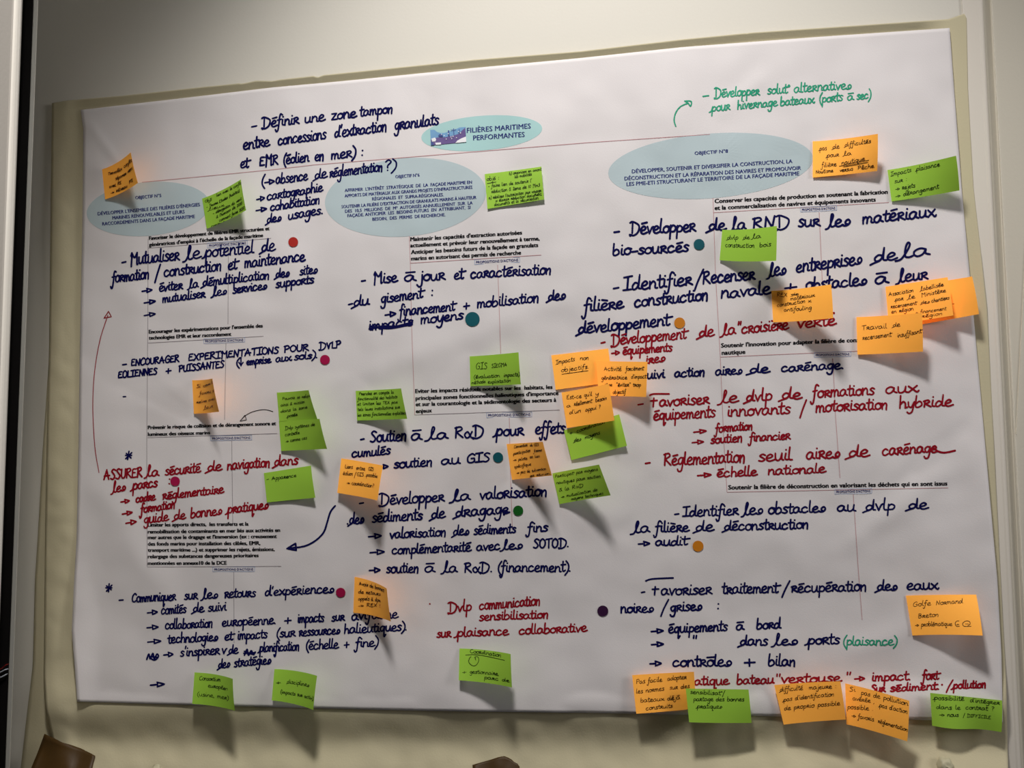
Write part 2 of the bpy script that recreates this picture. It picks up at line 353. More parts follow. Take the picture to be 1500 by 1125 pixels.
# one-stroke letters of the marker hand: width | strokes in units of the x-height
G = {
'a': '1.0|.72,.82 .42,1 .1,.72 .06,.28 .3,0 .58,.22 .73,.82 .73,.3 .98,.06',
'b': '.9|.14,2 .1,1 .1,.12 .38,-.02 .74,.28 .7,.75 .42,.95 .14,.62',
'c': '.92|.7,.82 .42,1 .08,.62 .14,.14 .45,0 .8,.22',
'd': '1.0|.62,.78 .34,.92 .06,.5 .18,.04 .48,.14 .7,.7 .8,2 .8,2 .76,.7 .74,.2 1,.08',
'e': '.86|.06,.4 .48,.52 .66,.8 .42,1.02 .12,.7 .1,.24 .4,-.02 .9,.18',
'f': '.66|.72,1.8 .48,2 .32,1.5 .28,.5 .16,-.7 -.06,-.95 -.2,-.6;.02,.92 .6,1.02',
'g': '.85|.7,.85 .4,1 .08,.62 .24,.1 .54,.25 .72,.9 .7,.9 .7,0 .52,-.85 .18,-.9 .02,-.6',
'h': '.86|.12,2 .1,0;.1,.5 .38,.96 .64,.72 .66,0 .66,0 .86,.1',
'i': '.42|.16,1 .14,.2 .4,.04;.18,1.5 .2,1.54',
'j': '.5|.34,1 .32,-.6 .06,-.95 -.24,-.6;.36,1.5 .38,1.54',
'k': '.8|.12,2 .1,0;.62,.98 .14,.46 .14,.46 .7,0',
'l': '.42|.14,2 .1,.25 .4,.02',
'm': '1.2|.08,1 .08,0;.08,.5 .3,1 .5,.7 .5,0;.5,.5 .72,1 .94,.7 .96,.12 1.18,.06',
'n': '.9|.08,1 .08,0;.08,.5 .4,1 .66,.7 .68,.1 .9,.04',
'o': '.86|.42,1 .1,.72 .1,.22 .42,0 .72,.26 .72,.72 .42,1 .85,.86',
'p': '.86|.14,1 .1,-.95;.12,.6 .42,1 .76,.68 .6,.12 .14,.1',
'q': '.9|.7,.82 .4,1 .08,.6 .24,.08 .56,.22 .72,.9;.72,.95 .7,-.95 .95,-.6',
'r': '.82|.12,0 .14,1;.02,.9 .46,1.06 .64,.76 .2,.48 .2,.48 .82,0',
's': '.72|.66,.86 .38,1.02 .14,.78 .4,.52 .6,.24 .36,0 .04,.1',
't': '.6|.26,1.7 .22,.3 .38,0 .62,.16;-.04,1.06 .62,1.14',
'u': '.92|.08,1 .1,.24 .34,0 .62,.3 .7,1 .7,1 .72,.2 .92,.04',
'v': '.78|.04,1 .34,0 .34,0 .6,.8 .8,.96',
'w': '1.1|.04,1 .26,.04 .26,.04 .5,.8 .5,.8 .74,.04 .74,.04 1,1',
'x': '.86|.04,.96 .4,.5 .76,0 .92,.2;.76,1 .08,0',
'y': '.8|.08,1 .14,.3 .42,.1 .7,1 .7,1 .56,-.6 .26,-.95 .0,-.7',
'z': '.8|.08,.96 .68,.98 .68,.98 .08,.02 .08,.02 .8,.04',
'A': '1.3|.04,0 .5,1.75 .5,1.75 .95,0;.1,.6 1.1,.66',
'B': '1.0|.12,0 .14,1.7;.02,1.62 .6,1.7 .66,1.15 .16,.9 .16,.9 .78,.7 .66,.06 .1,0',
'C': '1.1|1,1.4 .66,1.75 .2,1.2 .12,.4 .5,0 1.05,.3',
'D': '1.4|.34,1.6 .36,.1;.0,1.7 .4,1.85 1.2,1.2 1.1,.2 .55,-.25 .05,-.1 .14,-.3',
'E': '1.0|.8,1.6 .2,1.55 .14,.9 .14,.9 .6,.9 .6,.9 .14,.86 .12,.04 .12,.04 .9,.1',
'F': '1.0|.14,1.6 .12,0;.14,1.6 .85,1.66;.14,.9 .6,.92',
'Ŧ': '1.1|.36,1.5 .34,0;.0,1.0 .8,1.04',
'G': '1.1|.95,1.4 .6,1.72 .12,1.1 .16,.2 .6,0 .94,.3 .9,.8 .9,.8 .55,.76',
'I': '.9|.0,1.7 .9,1.82;.46,1.7 .44,.06;.0,.02 .86,.06',
'L': '.8|.14,1.7 .1,.1 .1,.1 .8,.06',
'M': '1.4|.14,1.3 .3,1.75 .26,-.3;.3,1.7 .75,1.0 1.12,1.8 1.12,1.8 1.16,.04 1.3,.04',
'N': '1.1|.1,0 .16,1.6 .16,1.6 .8,.04 .8,.04 .94,1.7',
'O': '1.1|.5,1.7 .12,1.2 .12,.4 .5,0 .92,.4 .92,1.2 .5,1.7',
'P': '1.0|.14,0 .16,1.7;.0,1.6 .6,1.74 .84,1.25 .6,.86 .16,.8',
'R': '1.1|.14,0 .16,1.7;.0,1.58 .6,1.74 .8,1.3 .2,.86 .2,.86 1,.0',
'S': '1.0|.88,1.5 .5,1.72 .2,1.35 .55,.9 .8,.45 .5,0 .06,.14',
'T': '1.0|.0,1.6 .98,1.74;.48,1.66 .46,.02',
'U': '1.0|.1,1.6 .12,.4 .44,0 .8,.35 .84,1.6',
'V': '1.0|.06,1.6 .46,.04 .46,.04 .6,1.2 .98,1.62',
'X': '1.0|.08,1.6 .86,.04;.86,1.62 .06,.02',
'8': '.8|.6,1.4 .35,1.6 .15,1.2 .6,.5 .4,0 .12,.4 .62,1.2', '6': '.8|.6,1.6 .2,1 .12,.3 .4,0 .7,.4 .4,.8 .15,.5',
'5': '.8|.7,1.6 .25,1.55 .25,1.55 .2,.95 .6,.9 .66,.3 .3,0 .08,.15', '1': '.4|.2,1.6 .18,0', '0': '.8|.4,1.6 .1,1 .14,.3 .4,0 .7,.6 .6,1.4 .4,1.6',
'2': '.8|.1,1.3 .4,1.6 .65,1.2 .1,.05 .1,.05 .8,.05', '3': '.8|.1,1.5 .5,1.6 .55,1.1 .25,.9 .65,.6 .4,0 .05,.1',
'-': '.8|.06,.42 .7,.5', '_': '.8|.06,.42 .7,.46', '.': '.4|.16,.06 .18,.1', ',': '.4|.2,.1 .06,-.35', ':': '.4|.18,.2 .2,.24;.2,1 .22,1.04',
'/': '.8|.72,2.1 .3,.5 .04,-.8', '(': '.5|.5,2 .14,1.1 .14,.2 .5,-.6', ')': '.5|.06,2 .46,1.2 .42,.2 .0,-.6',
'+': '1.0|.45,1.1 .45,.0;.02,.52 .94,.58', "'": '.3|.18,1.9 .1,1.4', '"': '.6|.14,1.9 .1,1.4;.44,1.9 .4,1.4', '?': '.8|.1,1.5 .4,1.8 .7,1.4 .36,.8 .36,.45;.36,0 .38,.04',
'!': '.4|.16,1.7 .14,.5;.14,0 .16,.04', '&': '1.0|.95,.95 .6,.1 .3,0 .08,.5 .4,.95 .66,.5 .9,.0', '*': '1.0|.1,.1 .9,1.4;.1,1.1 .9,.3;.5,1.6 .4,0;.0,.7 1,.8',
'>': '1.5|.0,.42 .6,.46;.72,.88 .74,.08 .74,.08 1.36,.42 1.34,.56 .66,.9', 'v|': '.8|.4,1.6 .4,0;.1,.5 .4,0 .75,.5',
'°': '.4|.2,1.5 .08,1.3 .2,1.15 .34,1.3 .2,1.5', '•': '.5|.2,.4 .22,.44', '~': '.8|.0,.5 .8,.5', ' ': '.75|',
}
ACC = {'é': ('e', '.16,1.42 .78,1.58'), 'è': ('e', '.1,1.6 .66,1.42'), 'ê': ('e', '.1,1.4 .4,1.65 .7,1.4'), 'à': ('a', '.1,1.5 .85,1.56'),
       'â': ('a', '.1,1.4 .4,1.65 .7,1.4'), 'ô': ('o', '.0,1.42 .9,1.5'), 'î': ('i', '.0,1.4 .4,1.5'), 'ç': ('c', '.4,0 .3,-.4')}
GL = {}
for ch, sp in G.items():
    a, ss = sp.split('|', 1) if ch != 'v|' else ('.8', '.4,1.6 .4,0;.1,.5 .4,0 .75,.5')
    GL[ch] = (float(a), [[tuple(map(float, p.split(','))) for p in st.split()] for st in ss.split(';') if st.strip()])
for ch, (b, st) in ACC.items():
    GL[ch] = (GL[b][0], GL[b][1] + [[tuple(map(float, p.split(','))) for p in st.split()]])

# the hand's own word-initial and word-final shapes
for ch, key, sp in [
    ('ł', 'l', '.56|-.42,-.3 -.1,-.12 .2,.9 .34,1.75 .2,2 .1,1.2 .12,.2 .34,-.02 .56,.1'),
    ('đ', 'd', '1.0|-.28,-.3 .06,-.1 .5,.15 .67,.66 .6,.8 .32,.9 .06,.5 .2,.1 .5,.2 .7,.7 .8,1.9 .8,1.9 .76,.7 .76,.2 1.02,.08'),
    ('ş', 's', '.8|-.06,.2 .2,.0 .58,.1 .78,.5 .56,.84 .3,.6 .3,.3 .46,.22'),
    ('þ', 'p', '.95|-.35,-.15 .0,.1 .2,1 .2,1 .14,-.95;.18,.6 .5,1 .82,.68 .66,.12 .2,.1'),
    ('ŧ', 't', '.8|.26,1.7 .22,.3 .38,0 .62,.16;-.1,1.2 .2,1.12 .9,1.24'),
    ('ñ', 'n', '.86|.08,1 .1,.0;.1,.55 .42,1 .62,.78 .62,.1 .62,.1 .62,-.12')]:
    a, ss = sp.split('|')
    GL[ch] = (float(a), [[tuple(map(float, p.split(','))) for p in st.split()] for st in ss.split(';')])
def style(t):
    if len(t) < 2 or not t.isalpha() and "'" not in t: return t
    if t[0] == 'l': t = 'ł' + t[1:]
    if t[0] == 'd' and t[1] != "'": t = 'đ' + t[1:]
    if t[0] == 'p': t = 'þ' + t[1:]
    if t[-1] == 's' and t[-2] in 'e': t = t[:-1] + 'ş'
    if t[-1] == 't': t = t[:-1] + 'ŧ'
    if t[-1] == 'n': t = t[:-1] + 'ñ'
    return t

def write(ink, text, x0, y0, x1, y1, xh, wd, sub=5, rnd=random, slant=0.05):
    xh *= 0.84
    adv = 0
    text = style(text)
    for ch in text: adv += GL[ch][0]
    adv = max(adv - 0.1, 0.3)
    sx = (x1 - x0) / adv
    X = 0.0
    for ch in text:
        a, strokes = GL[ch]
        k = 1 + rnd.uniform(-.07, .07); oy = rnd.uniform(-.05, .05)
        for st in strokes:
            if len(st) == 2 and abs(st[0][0] - st[1][0]) < .05 and abs(st[0][1] - st[1][1]) < .06:
                cx = X + st[0][0]; bx = x0 + cx * sx; t = (bx - x0) / max(1, x1 - x0)
                ink.disc((bx + slant * st[0][1] * xh, y0 + (y1 - y0) * t - st[0][1] * xh), wd * .55, 8); continue
            pp = []
            for (gx, gy) in st:
                bx = (X + gx) * sx; t = bx / max(1, x1 - x0)
                gy = (gy if gy < 1 else 1 + (gy - 1) * .9) * k + oy
                pp.append((x0 + bx + slant * gy * min(xh, abs(sx) * 1.2) + rnd.uniform(-.02, .02) * sx, y0 + (y1 - y0) * t - gy * xh))
            # keep deliberately doubled points equal
            for i in range(1, len(pp)):
                if st[i] == st[i - 1]: pp[i] = pp[i - 1]
            ink.stroke(cr(pp, sub), wd * rnd.uniform(.92, 1.08))
        X += a

# colour ; x-height ; pen width ; baseline x0,y0,x1,y1 ; word@xa-xb | ...
HAND = """
B;10;3.0;368,189,575,165;-@368-376|Définir@383-437|une@446-475|zone@485-521|tampon@527-575
B;11;3.0;356,219,642,182;entre@356-394|concessions@407-477|d'extraction@490-566|granulats@578-642
B;10;3.0;352,246,530,229;et@352-365|EMR@380-407|(éolien@415-452|en@461-474|mer)@485-520|:@528-532
B;10;2.8;383,272,579,248;(>@383-401|absence@404-450|de@461-478|réglementation@483-560|?)@563-579
B;9;2.8;376,296,472,280;>@376-387|cartographie@391-472
B;9;2.8;375,312,468,298;>@375-390|cohabitation@396-468
B;9;2.8;391,327,473,313;des@391-411|usages.@422-473
B;12;3.0;178,389,402,367;-@178-184|Mutualiser@190-262|le@274-293|potentiel@300-371|de@383-402
B;11;3.0;164,414,446,382;formation@164-218|/@227-234|construction@240-324|et@334-348|maintenance@358-446
B;9;2.8;208,430,464,400;>@208-222|éviter@233-267|la@278-290|démultiplication@297-394|des@404-423|sites@439-464
B;8.5;2.8;211,447,460,414;>@211-227|mutualiser@238-300|les@313-331|services@341-390|supports@404-459
B;8;2.6;211,465,227,463;>@211-227
B;7;2.6;179,537,500,509;_@179-185|ENCOURAGER@192-262|EXPERIMENTATIONS@276-408|POUR@416-452|DVLP@467-499
B;7;2.6;173,554,465,524;EOLIENNES@173-230|+@243-250|PUISSANTES@262-328|(@346-350|v|@350-356|emprise@361-396|aux@404-426|sols).@431-465
B;6;2.4;180,583,184,583;_@180-184
R;10;2.8;152,703,436,680;ASSURER@152-208|la@216-232|sécurité@242-293|de@304-324|navigation@333-395|dans@402-436
R;10;2.8;166,721,250,710;les@166-183|parcs@194-230|:@246-249
R;8.5;2.7;177,738,327,722;>@177-189|cadre@199-227|réglementaire@238-327
R;8.5;2.7;179,756,256,744;>@179-193|formation@206-256
R;9.5;2.7;184,770,392,745;>@184-199|guide@211-246|de@255-271|bonnes@279-324|pratiques@333-392
B;9;2.6;174,883,488,868;_@174-180|Communiquer@193-257|sur@270-289|les@298-318|retours@329-374|d'expériences@388-488
B;9;2.6;216,901,331,894;>@216-230|comités@236-272|de@283-298|suivi@305-331
B;9;2.6;215,923,582,905;>@215-231|collaboration@242-311|européenne.@325-404|+@417-426|impacts@436-474|sur@486-504|avifaune@515-582
B;9;2.6;216,944,596,923;>@216-235|technologies@246-318|et@329-342|impacts@348-391|(sur@405-432|ressources@438-497|halieutiques).@504-596
B;9;2.6;215,964,553,946;>@240-253|s'inspirer@264-321|v@325-331|de@335-348|planification@380-438|(échelle@448-495|+@504-511|fine)@521-553
B;9;2.6;320,979,396,972;des@320-336|stratégies@343-396
B;10;2.8;220,1007,240,1006;>@220-240
B;10.5;3.0;529,416,807,401;-@529-535|Mise@546-581|à@592-608|jour@614-651|et@665-680|caractérisation@689-807
B;10;3.0;512,450,633,434;-@510-516|du@518-540|gisement@558-620|:@631-634
B;10;3.0;563,465,827,438;>@564-579|financement@585-667|+@679-687|mobilisation@699-789|des@803-827
B;10;3.0;540,484,678,467;impacts@540-604|moyens@616-678
B;11;3.1;528,648,827,634;-@528-533|Soutien@542-595|à@602-617|la@630-655|R&D@666-708|pour@726-766|effets@784-827
B;9;3.0;515,670,571,665;cumulés@515-571
B;9.5;3.0;561,687,717,676;>@555-568|soutien@577-633|au@646-673|GIS@684-717
B;11;3.0;526,741,801,726;-@526-532|Développer@555-650|la@665-688|valorisation@703-801
B;10.5;3.0;508,768,745,752;.@508-510|des@512-532|sédiments@545-618|de@632-651|dragage@667-745
B;9.5;2.8;540,790,802,778;>@540-558|valorisation@571-653|des@664-686|sédiments@694-755|fins@773-802
B;9.5;2.8;542,813,833,801;>@542-562|complémentarité@574-689|avec@698-732|les@738-764|SOTOD.@781-833
B;10;2.8;541,839,836,837;>@541-556|soutien@566-613|à@622-636|la@651-669|R&D.@680-721|(financement).@729-836
R;10;2.7;627,888,791,886;•@627-632
R;10;2.7;656,897,791,886;Dvlp@656-690|communication@702-791
R;8.5;2.7;702,909,803,905;sensibilisation@702-803
R;9;2.7;640,934,859,925;sur@640-660|plaisance@669-744|collaborative@760-859
B;12;3.4;899,344,1200,331;-@899-907|Développer@922-1018|de@1038-1062|la@1073-1092|RND@1102-1156|sur@1169-1200
B;12;3.4;1212,333,1369,317;les@1215-1244|matériaux@1263-1369
B;11;3.2;897,374,1008,368;bio-sourcés@897-1008
B;13;3.4;898,427,1105,409;-@898-906|Identifier@913-1013|/@1017-1029|Recenser@1029-1105
B;13;3.4;1125,405,1360,373;les@1128-1150|entreprises@1166-1261|de@1280-1312|la@1323-1360
B;12;3.4;853,457,1128,430;filière@855-912|construction@929-1037|navale@1056-1128
B;12;3.4;1145,428,1358,409;+@1149-1166|obstacles@1180-1268|à@1281-1300|leur@1318-1358
B;12;3.4;847,489,982,476;développement@847-982
R;11;2.9;880,507,1223,476;-@880-886|Développement@895-1006|de@1024-1045|la@1060-1077|"croisière@1080-1154|verte@1168-1223
R;8.5;2.7;896,521,984,514;>@896-907|équipements@912-984
R;8.5;2.7;946,533,973,529;ires@946-973
B;9;3.0;940,555,1236,540;suivi@940-973|action@988-1032|aires@1048-1086|de@1098-1126|carénage.@1144-1236
R;11;2.9;934,597,1343,574;-@934-942|Ŧavoriser@953-1038|le@1058-1080|dvlp@1093-1130|de@1145-1173|formations@1190-1280|aux@1297-1343
R;11;2.9;957,615,1394,594;équipements@957-1047|innovants@1065-1157|/@1172-1180|motorisation@1195-1300|hybride@1317-1394
R;8.5;2.7;1016,636,1102,629;>@1016-1034|formation@1048-1102
R;8.5;2.7;1014,651,1157,643;>@1014-1030|soutien@1041-1087|financier@1098-1157
R;12;3.0;945,683,1372,664;-@945-952|Réglementation@972-1091|seuil@1111-1159|aires@1181-1229|de@1243-1272
R;11;3.0;1292,667,1372,662;carénage@1292-1372
R;9;2.8;1022,700,1208,692;>@1022-1041|échelle@1050-1108|nationale@1125-1208
B;10.5;2.9;988,757,1358,745;-@988-994|Identifier@1000-1081|les@1091-1116|obstacles@1125-1208|au@1226-1252|dvlp@1268-1310|de@1331-1358
B;10;2.9;928,780,1184,774;la@930-951|filière@960-1008|de@1019-1044|déconstruction@1061-1184
B;9;2.8;935,800,1008,798;>@935-951|audit@960-1008
B;10.5;2.9;939,872,1373,863;-@939-944|Ŧavoriser@955-1042|traitement@1058-1141|/@1145-1156|récupération@1159-1269|des@1285-1313|eaux@1328-1373
B;10;2.9;909,898,1053,893;noires@909-956|/@968-978|grises@982-1027|:@1050-1053
B;9.5;2.9;954,928,1143,920;>@954-971|équipements@979-1065|à@1078-1089|bord@1108-1143
B;10;2.9;954,948,1229,943;>@954-971|"@1014-1020|dans@1084-1124|les@1136-1167|ports@1183-1229
G;9;2.3;1235,945,1313,945;(plaisance)@1235-1313
B;10.5;3.0;952,976,1165,975;>@952-968|contrôles@985-1070|+@1090-1105|bilan@1125-1165
R;9;2.8;1002,1004,1376,995;matique@1004-1067|bateau@1079-1133|"vertouse@1136-1231|"@1239-1246|>@1252-1266|impact.@1277-1334|fort@1351-1376
R;7.5;2.8;1276,1014,1444,1007;Sur@1276-1296|sédiment.@1304-1376|/@1386-1395|pollution@1396-1444
G;9;2.3;1029,144,1246,130;-@1029-1038|Développer@1046-1112|solut°@1124-1156|alternatives@1163-1246
G;8.5;2.3;1042,163,1275,144;pour@1042-1069|hivernage@1080-1138|bateaux@1143-1192|(ports@1200-1234|à@1241-1250|sec)@1255-1275
"""
CN = {'B': 'navy', 'R': 'red', 'G': 'green'}
for ln in HAND.strip().split('\n'):
    col, xh, wd, bl, words = ln.split(';')
    xa, ya, xb, yb = map(float, bl.split(','))
    ink = Ink(); txt = []
    ws = []
    buf = words.replace('|@350', '\x00@350').split('|')
    for wsp in buf:
        wsp = wsp.replace('\x00', '|')
        t, r = wsp.rsplit('@', 1); x0, x1 = map(float, r.split('-')); ws.append((t, x0, x1))
    for t, x0, x1 in ws:
        y0 = ya + (yb - ya) * (x0 - xa) / (xb - xa); y1 = ya + (yb - ya) * (x1 - xa) / (xb - xa)
        if t == 'v|':
            ink.stroke([((x0 + x1) / 2, y0 - 12), ((x0 + x1) / 2, y0)], 2.2); ink.stroke([(x0, y0 - 5), ((x0 + x1) / 2, y0), (x1, y0 - 5)], 2.2); continue
        if t == 'v': pass
        write(ink, t, x0, y0, x1, y1, float(xh), float(wd) * (.88 if col != 'G' else .85)); txt.append(t.replace('Ŧ', 'F'))
    o = ink.build('handwritten_line', M['ink_' + col], poster, on_poster)
    o['label'] = (CN[col] + ' marker handwriting reading ' + ' '.join(x for x in txt if len(x) > 1 and x != '(>'))[:110]

def marks(name, col, strokes, wd, label=None, sub=6, discs=()):
    ink = Ink()
    for st in strokes: ink.stroke(cr(st, sub), wd)
    for c, r in discs: ink.disc(c, r)
    o = ink.build(name, M[col], poster, on_poster)
    if label: o['label'] = label
    return o
marks('drawn_arrow', 'ink_T', [[(145, 692), (139, 655), (136, 600), (138, 550), (146, 500), (158, 462)]], 1.3, 'long thin red curved arrow pointing up')
marks('drawn_arrow_head', 'ink_R', [[(152.5, 466), (159, 456), (159, 456), (163, 464), (163, 464), (152.5, 466)]], 1.4)
marks('drawn_arrow', 'ink_K', [[(400, 603), (388, 600), (374, 602), (362, 607), (353, 615)], [(359, 608), (351.5, 617), (351.5, 617), (361, 615), (361, 615), (359, 608)]], 1.0, 'thin black curved arrow')
marks('drawn_arrow', 'ink_B', [[(491, 741), (484, 750), (479, 766), (474, 780), (462, 792), (446, 800), (424, 803)],
                              [(433, 796), (420.5, 803.5), (420.5, 803.5), (434, 806), (434, 806), (433, 796)]], 2.7, 'thick navy curved arrow pointing left')
marks('drawn_arrow', 'ink_G', [[(990, 185), (987.5, 176), (990, 165), (997, 156), (1008, 151)], [(1003, 148), (1012.5, 148.5), (1011.5, 155.5), (1008, 151), (1004, 148.5)]], 1.9, 'green curved arrow pointing up right')
marks('drawn_star', 'ink_B', [[(184, 672), (193, 663)], [(185, 664), (192, 671)], [(189, 661), (187, 673)], [(184, 667), (193, 667)]], 2.2)
marks('drawn_star', 'ink_B', [[(156, 866), (164, 857)], [(156, 858), (163, 864)], [(160, 855), (159, 867)], [(155, 861), (164, 861)]], 2.2)
marks('drawn_scribble', 'ink_B', [[(215, 966), (218, 958), (220, 965), (224, 957), (226, 965), (230, 958), (232, 962), (226, 967), (219, 962), (231, 963)]], 2.4)
marks('drawn_scribble', 'ink_B', [[(358, 960), (362, 951), (364, 960), (368, 953), (371, 959), (374, 955)], [(357, 957), (374, 956)], [(358, 954), (372, 959)]], 2.4)
marks('strike_through', 'ink_B', [[(541, 482), (560, 478), (580, 478), (604, 472)], [(543, 478), (570, 481), (602, 475)]], 3.0)
marks('overbar', 'ink_R', [[(952, 579), (958, 577), (980, 577)]], 2.6)
marks('overbar', 'ink_B', [[(946, 851), (956, 848), (986, 846.5)]], 2.6)
marks('pen_dot', 'ink_R', [], 2, discs=[((1221.5, 458.5), 1.8)])
marks('pen_dot', 'ink_R', [], 2, discs=[((1380, 1003), 1.6)])
marks('pen_flourish', 'ink_R', [[(1362, 661), (1368, 657), (1374, 661), (1384, 663), (1399, 660)]], 3.0)
marks('pen_flourish', 'ink_B', [[(738, 754), (741, 750), (745, 750.5)]], 3.0)

# printed ovals
def oval(cx, cy, a, b, sl, mt):
    ink = Ink(); rings = 14; n = 72
    ink.v.append((cx, cy)); ink.l = [0.0] * (1 + rings * n)
    for r in range(1, rings + 1):
        for k in range(n):
            t = 2 * math.pi * k / n; x = a * r / rings * math.cos(t); ink.v.append((cx + x, cy + b * r / rings * math.sin(t) + sl * x))
    for k in range(n): ink.f.append((0, 1 + k, 1 + (k + 1) % n))
    for r in range(1, rings):
        p, q = 1 + (r - 1) * n, 1 + r * n
        for k in range(n): ink.f.append((p + k, q + k, q + (k + 1) % n, p + (k + 1) % n))
    return ink.build('printed_oval', mt, poster, lambda x, y: on_poster(x, y, 0.00018))
oval(705.7, 195, 88.5, 25.5, -.075, M['aqua'])
oval(594, 289, 118, 57.5, -.066, M['oval'])
oval(1041, 243, 150, 47.5, -.072, M['oval'])
oval(217, 306, 90, 39.5, -.072, M['oval'])
def fmark(name, mt, polys, off, lab=None):
    ink = Ink()
    for p in polys: ink.poly(p)
    o = ink.build(name, M[mt], poster, lambda x, y: on_poster(x, y, off))
    if lab: o['label'] = lab
    return o
fmark('printed_picture', 'p_sky', [[(630.2, 190.4), (682, 186), (683, 207.5), (631.2, 213)]], .0004, 'small printed picture of a ship\'s bow under a blue sky')
fmark('picture_hull', 'p_hull', [[(631, 205), (640, 201.5), (652, 201), (664, 198.5), (672, 196), (677, 191), (681.5, 187), (682.6, 200), (674, 205), (668, 209.3), (646, 211.5), (631.2, 213)]], .0008)
fmark('picture_waves', 'p_white', [[(682.6, 200), (683, 207.8), (667, 209.4), (670, 206), (675, 203)], [(637.5, 209), (646, 208.6), (646, 211.6), (638.5, 212.2)],
                                   [(632, 203), (637, 201.5), (639, 204), (638, 207), (633, 207.5)]], .0012)
fmark('picture_details', 'p_deep', [[(634, 203.5), (637, 203), (636.5, 206), (634, 206)], [(642, 198), (645, 196), (648, 197), (649, 200), (643, 200.5)], [(656, 191), (658, 190.8), (658.5, 199), (656.5, 199)],
                                    [(664, 188), (665, 188), (665.4, 198), (664.4, 198)], [(660, 190), (668, 189.4), (668, 190.2), (660, 190.8)], [(672, 189), (673, 189), (673, 195), (672, 196)], [(631, 207.5), (634, 208), (636, 212.5), (631.2, 213)]], .0012)
fmark('picture_lights', 'p_white', [[(x, y), (x + 1.4, y), (x + 1.2, y + 1.4), (x, y + 1.3)] for x, y in
                                    [(650, 198), (660, 200), (653, 203), (663, 199), (668, 201), (671, 192), (646, 196), (656, 195), (674, 194), (661, 202.5)]], .0015)

# printed type: set with Blender's own built-in face, then flattened on the paper
def type_mesh(text, x0, y0, x1, y1, cap, bold):
    c = bpy.data.curves.new('type', 'FONT'); c.body = text; c.resolution_u = 2
    o = bpy.data.objects.new('type', c); C.objects.link(o)
    bpy.context.view_layer.update()
    me = o.to_mesh()
    vs = [(v.co.x, v.co.y) for v in me.vertices]; fs = [tuple(p.vertices) for p in me.polygons]
    o.to_mesh_clear(); bpy.data.objects.remove(o); bpy.data.curves.remove(c)
    a, b = min(v[0] for v in vs), max(v[0] for v in vs)
    x0 += bold[-1]; x1 -= bold[-1]
    k = cap * 1.04 / 0.729
    out = []
    for x, y in vs:
        t = (x - a) / (b - a); out.append((x0 + (x1 - x0) * t, y0 + (y1 - y0) * t - y * k))
    n = len(out); ov, of = [], []
    for i, dx in enumerate(bold):
        ov += [(x + dx, y + (.12 if i % 2 else -.12)) for x, y in out]; of += [tuple(q + n * i for q in f) for f in fs]
    return ov, of
PA = "PROPOSITIONS D'ACTIONS"
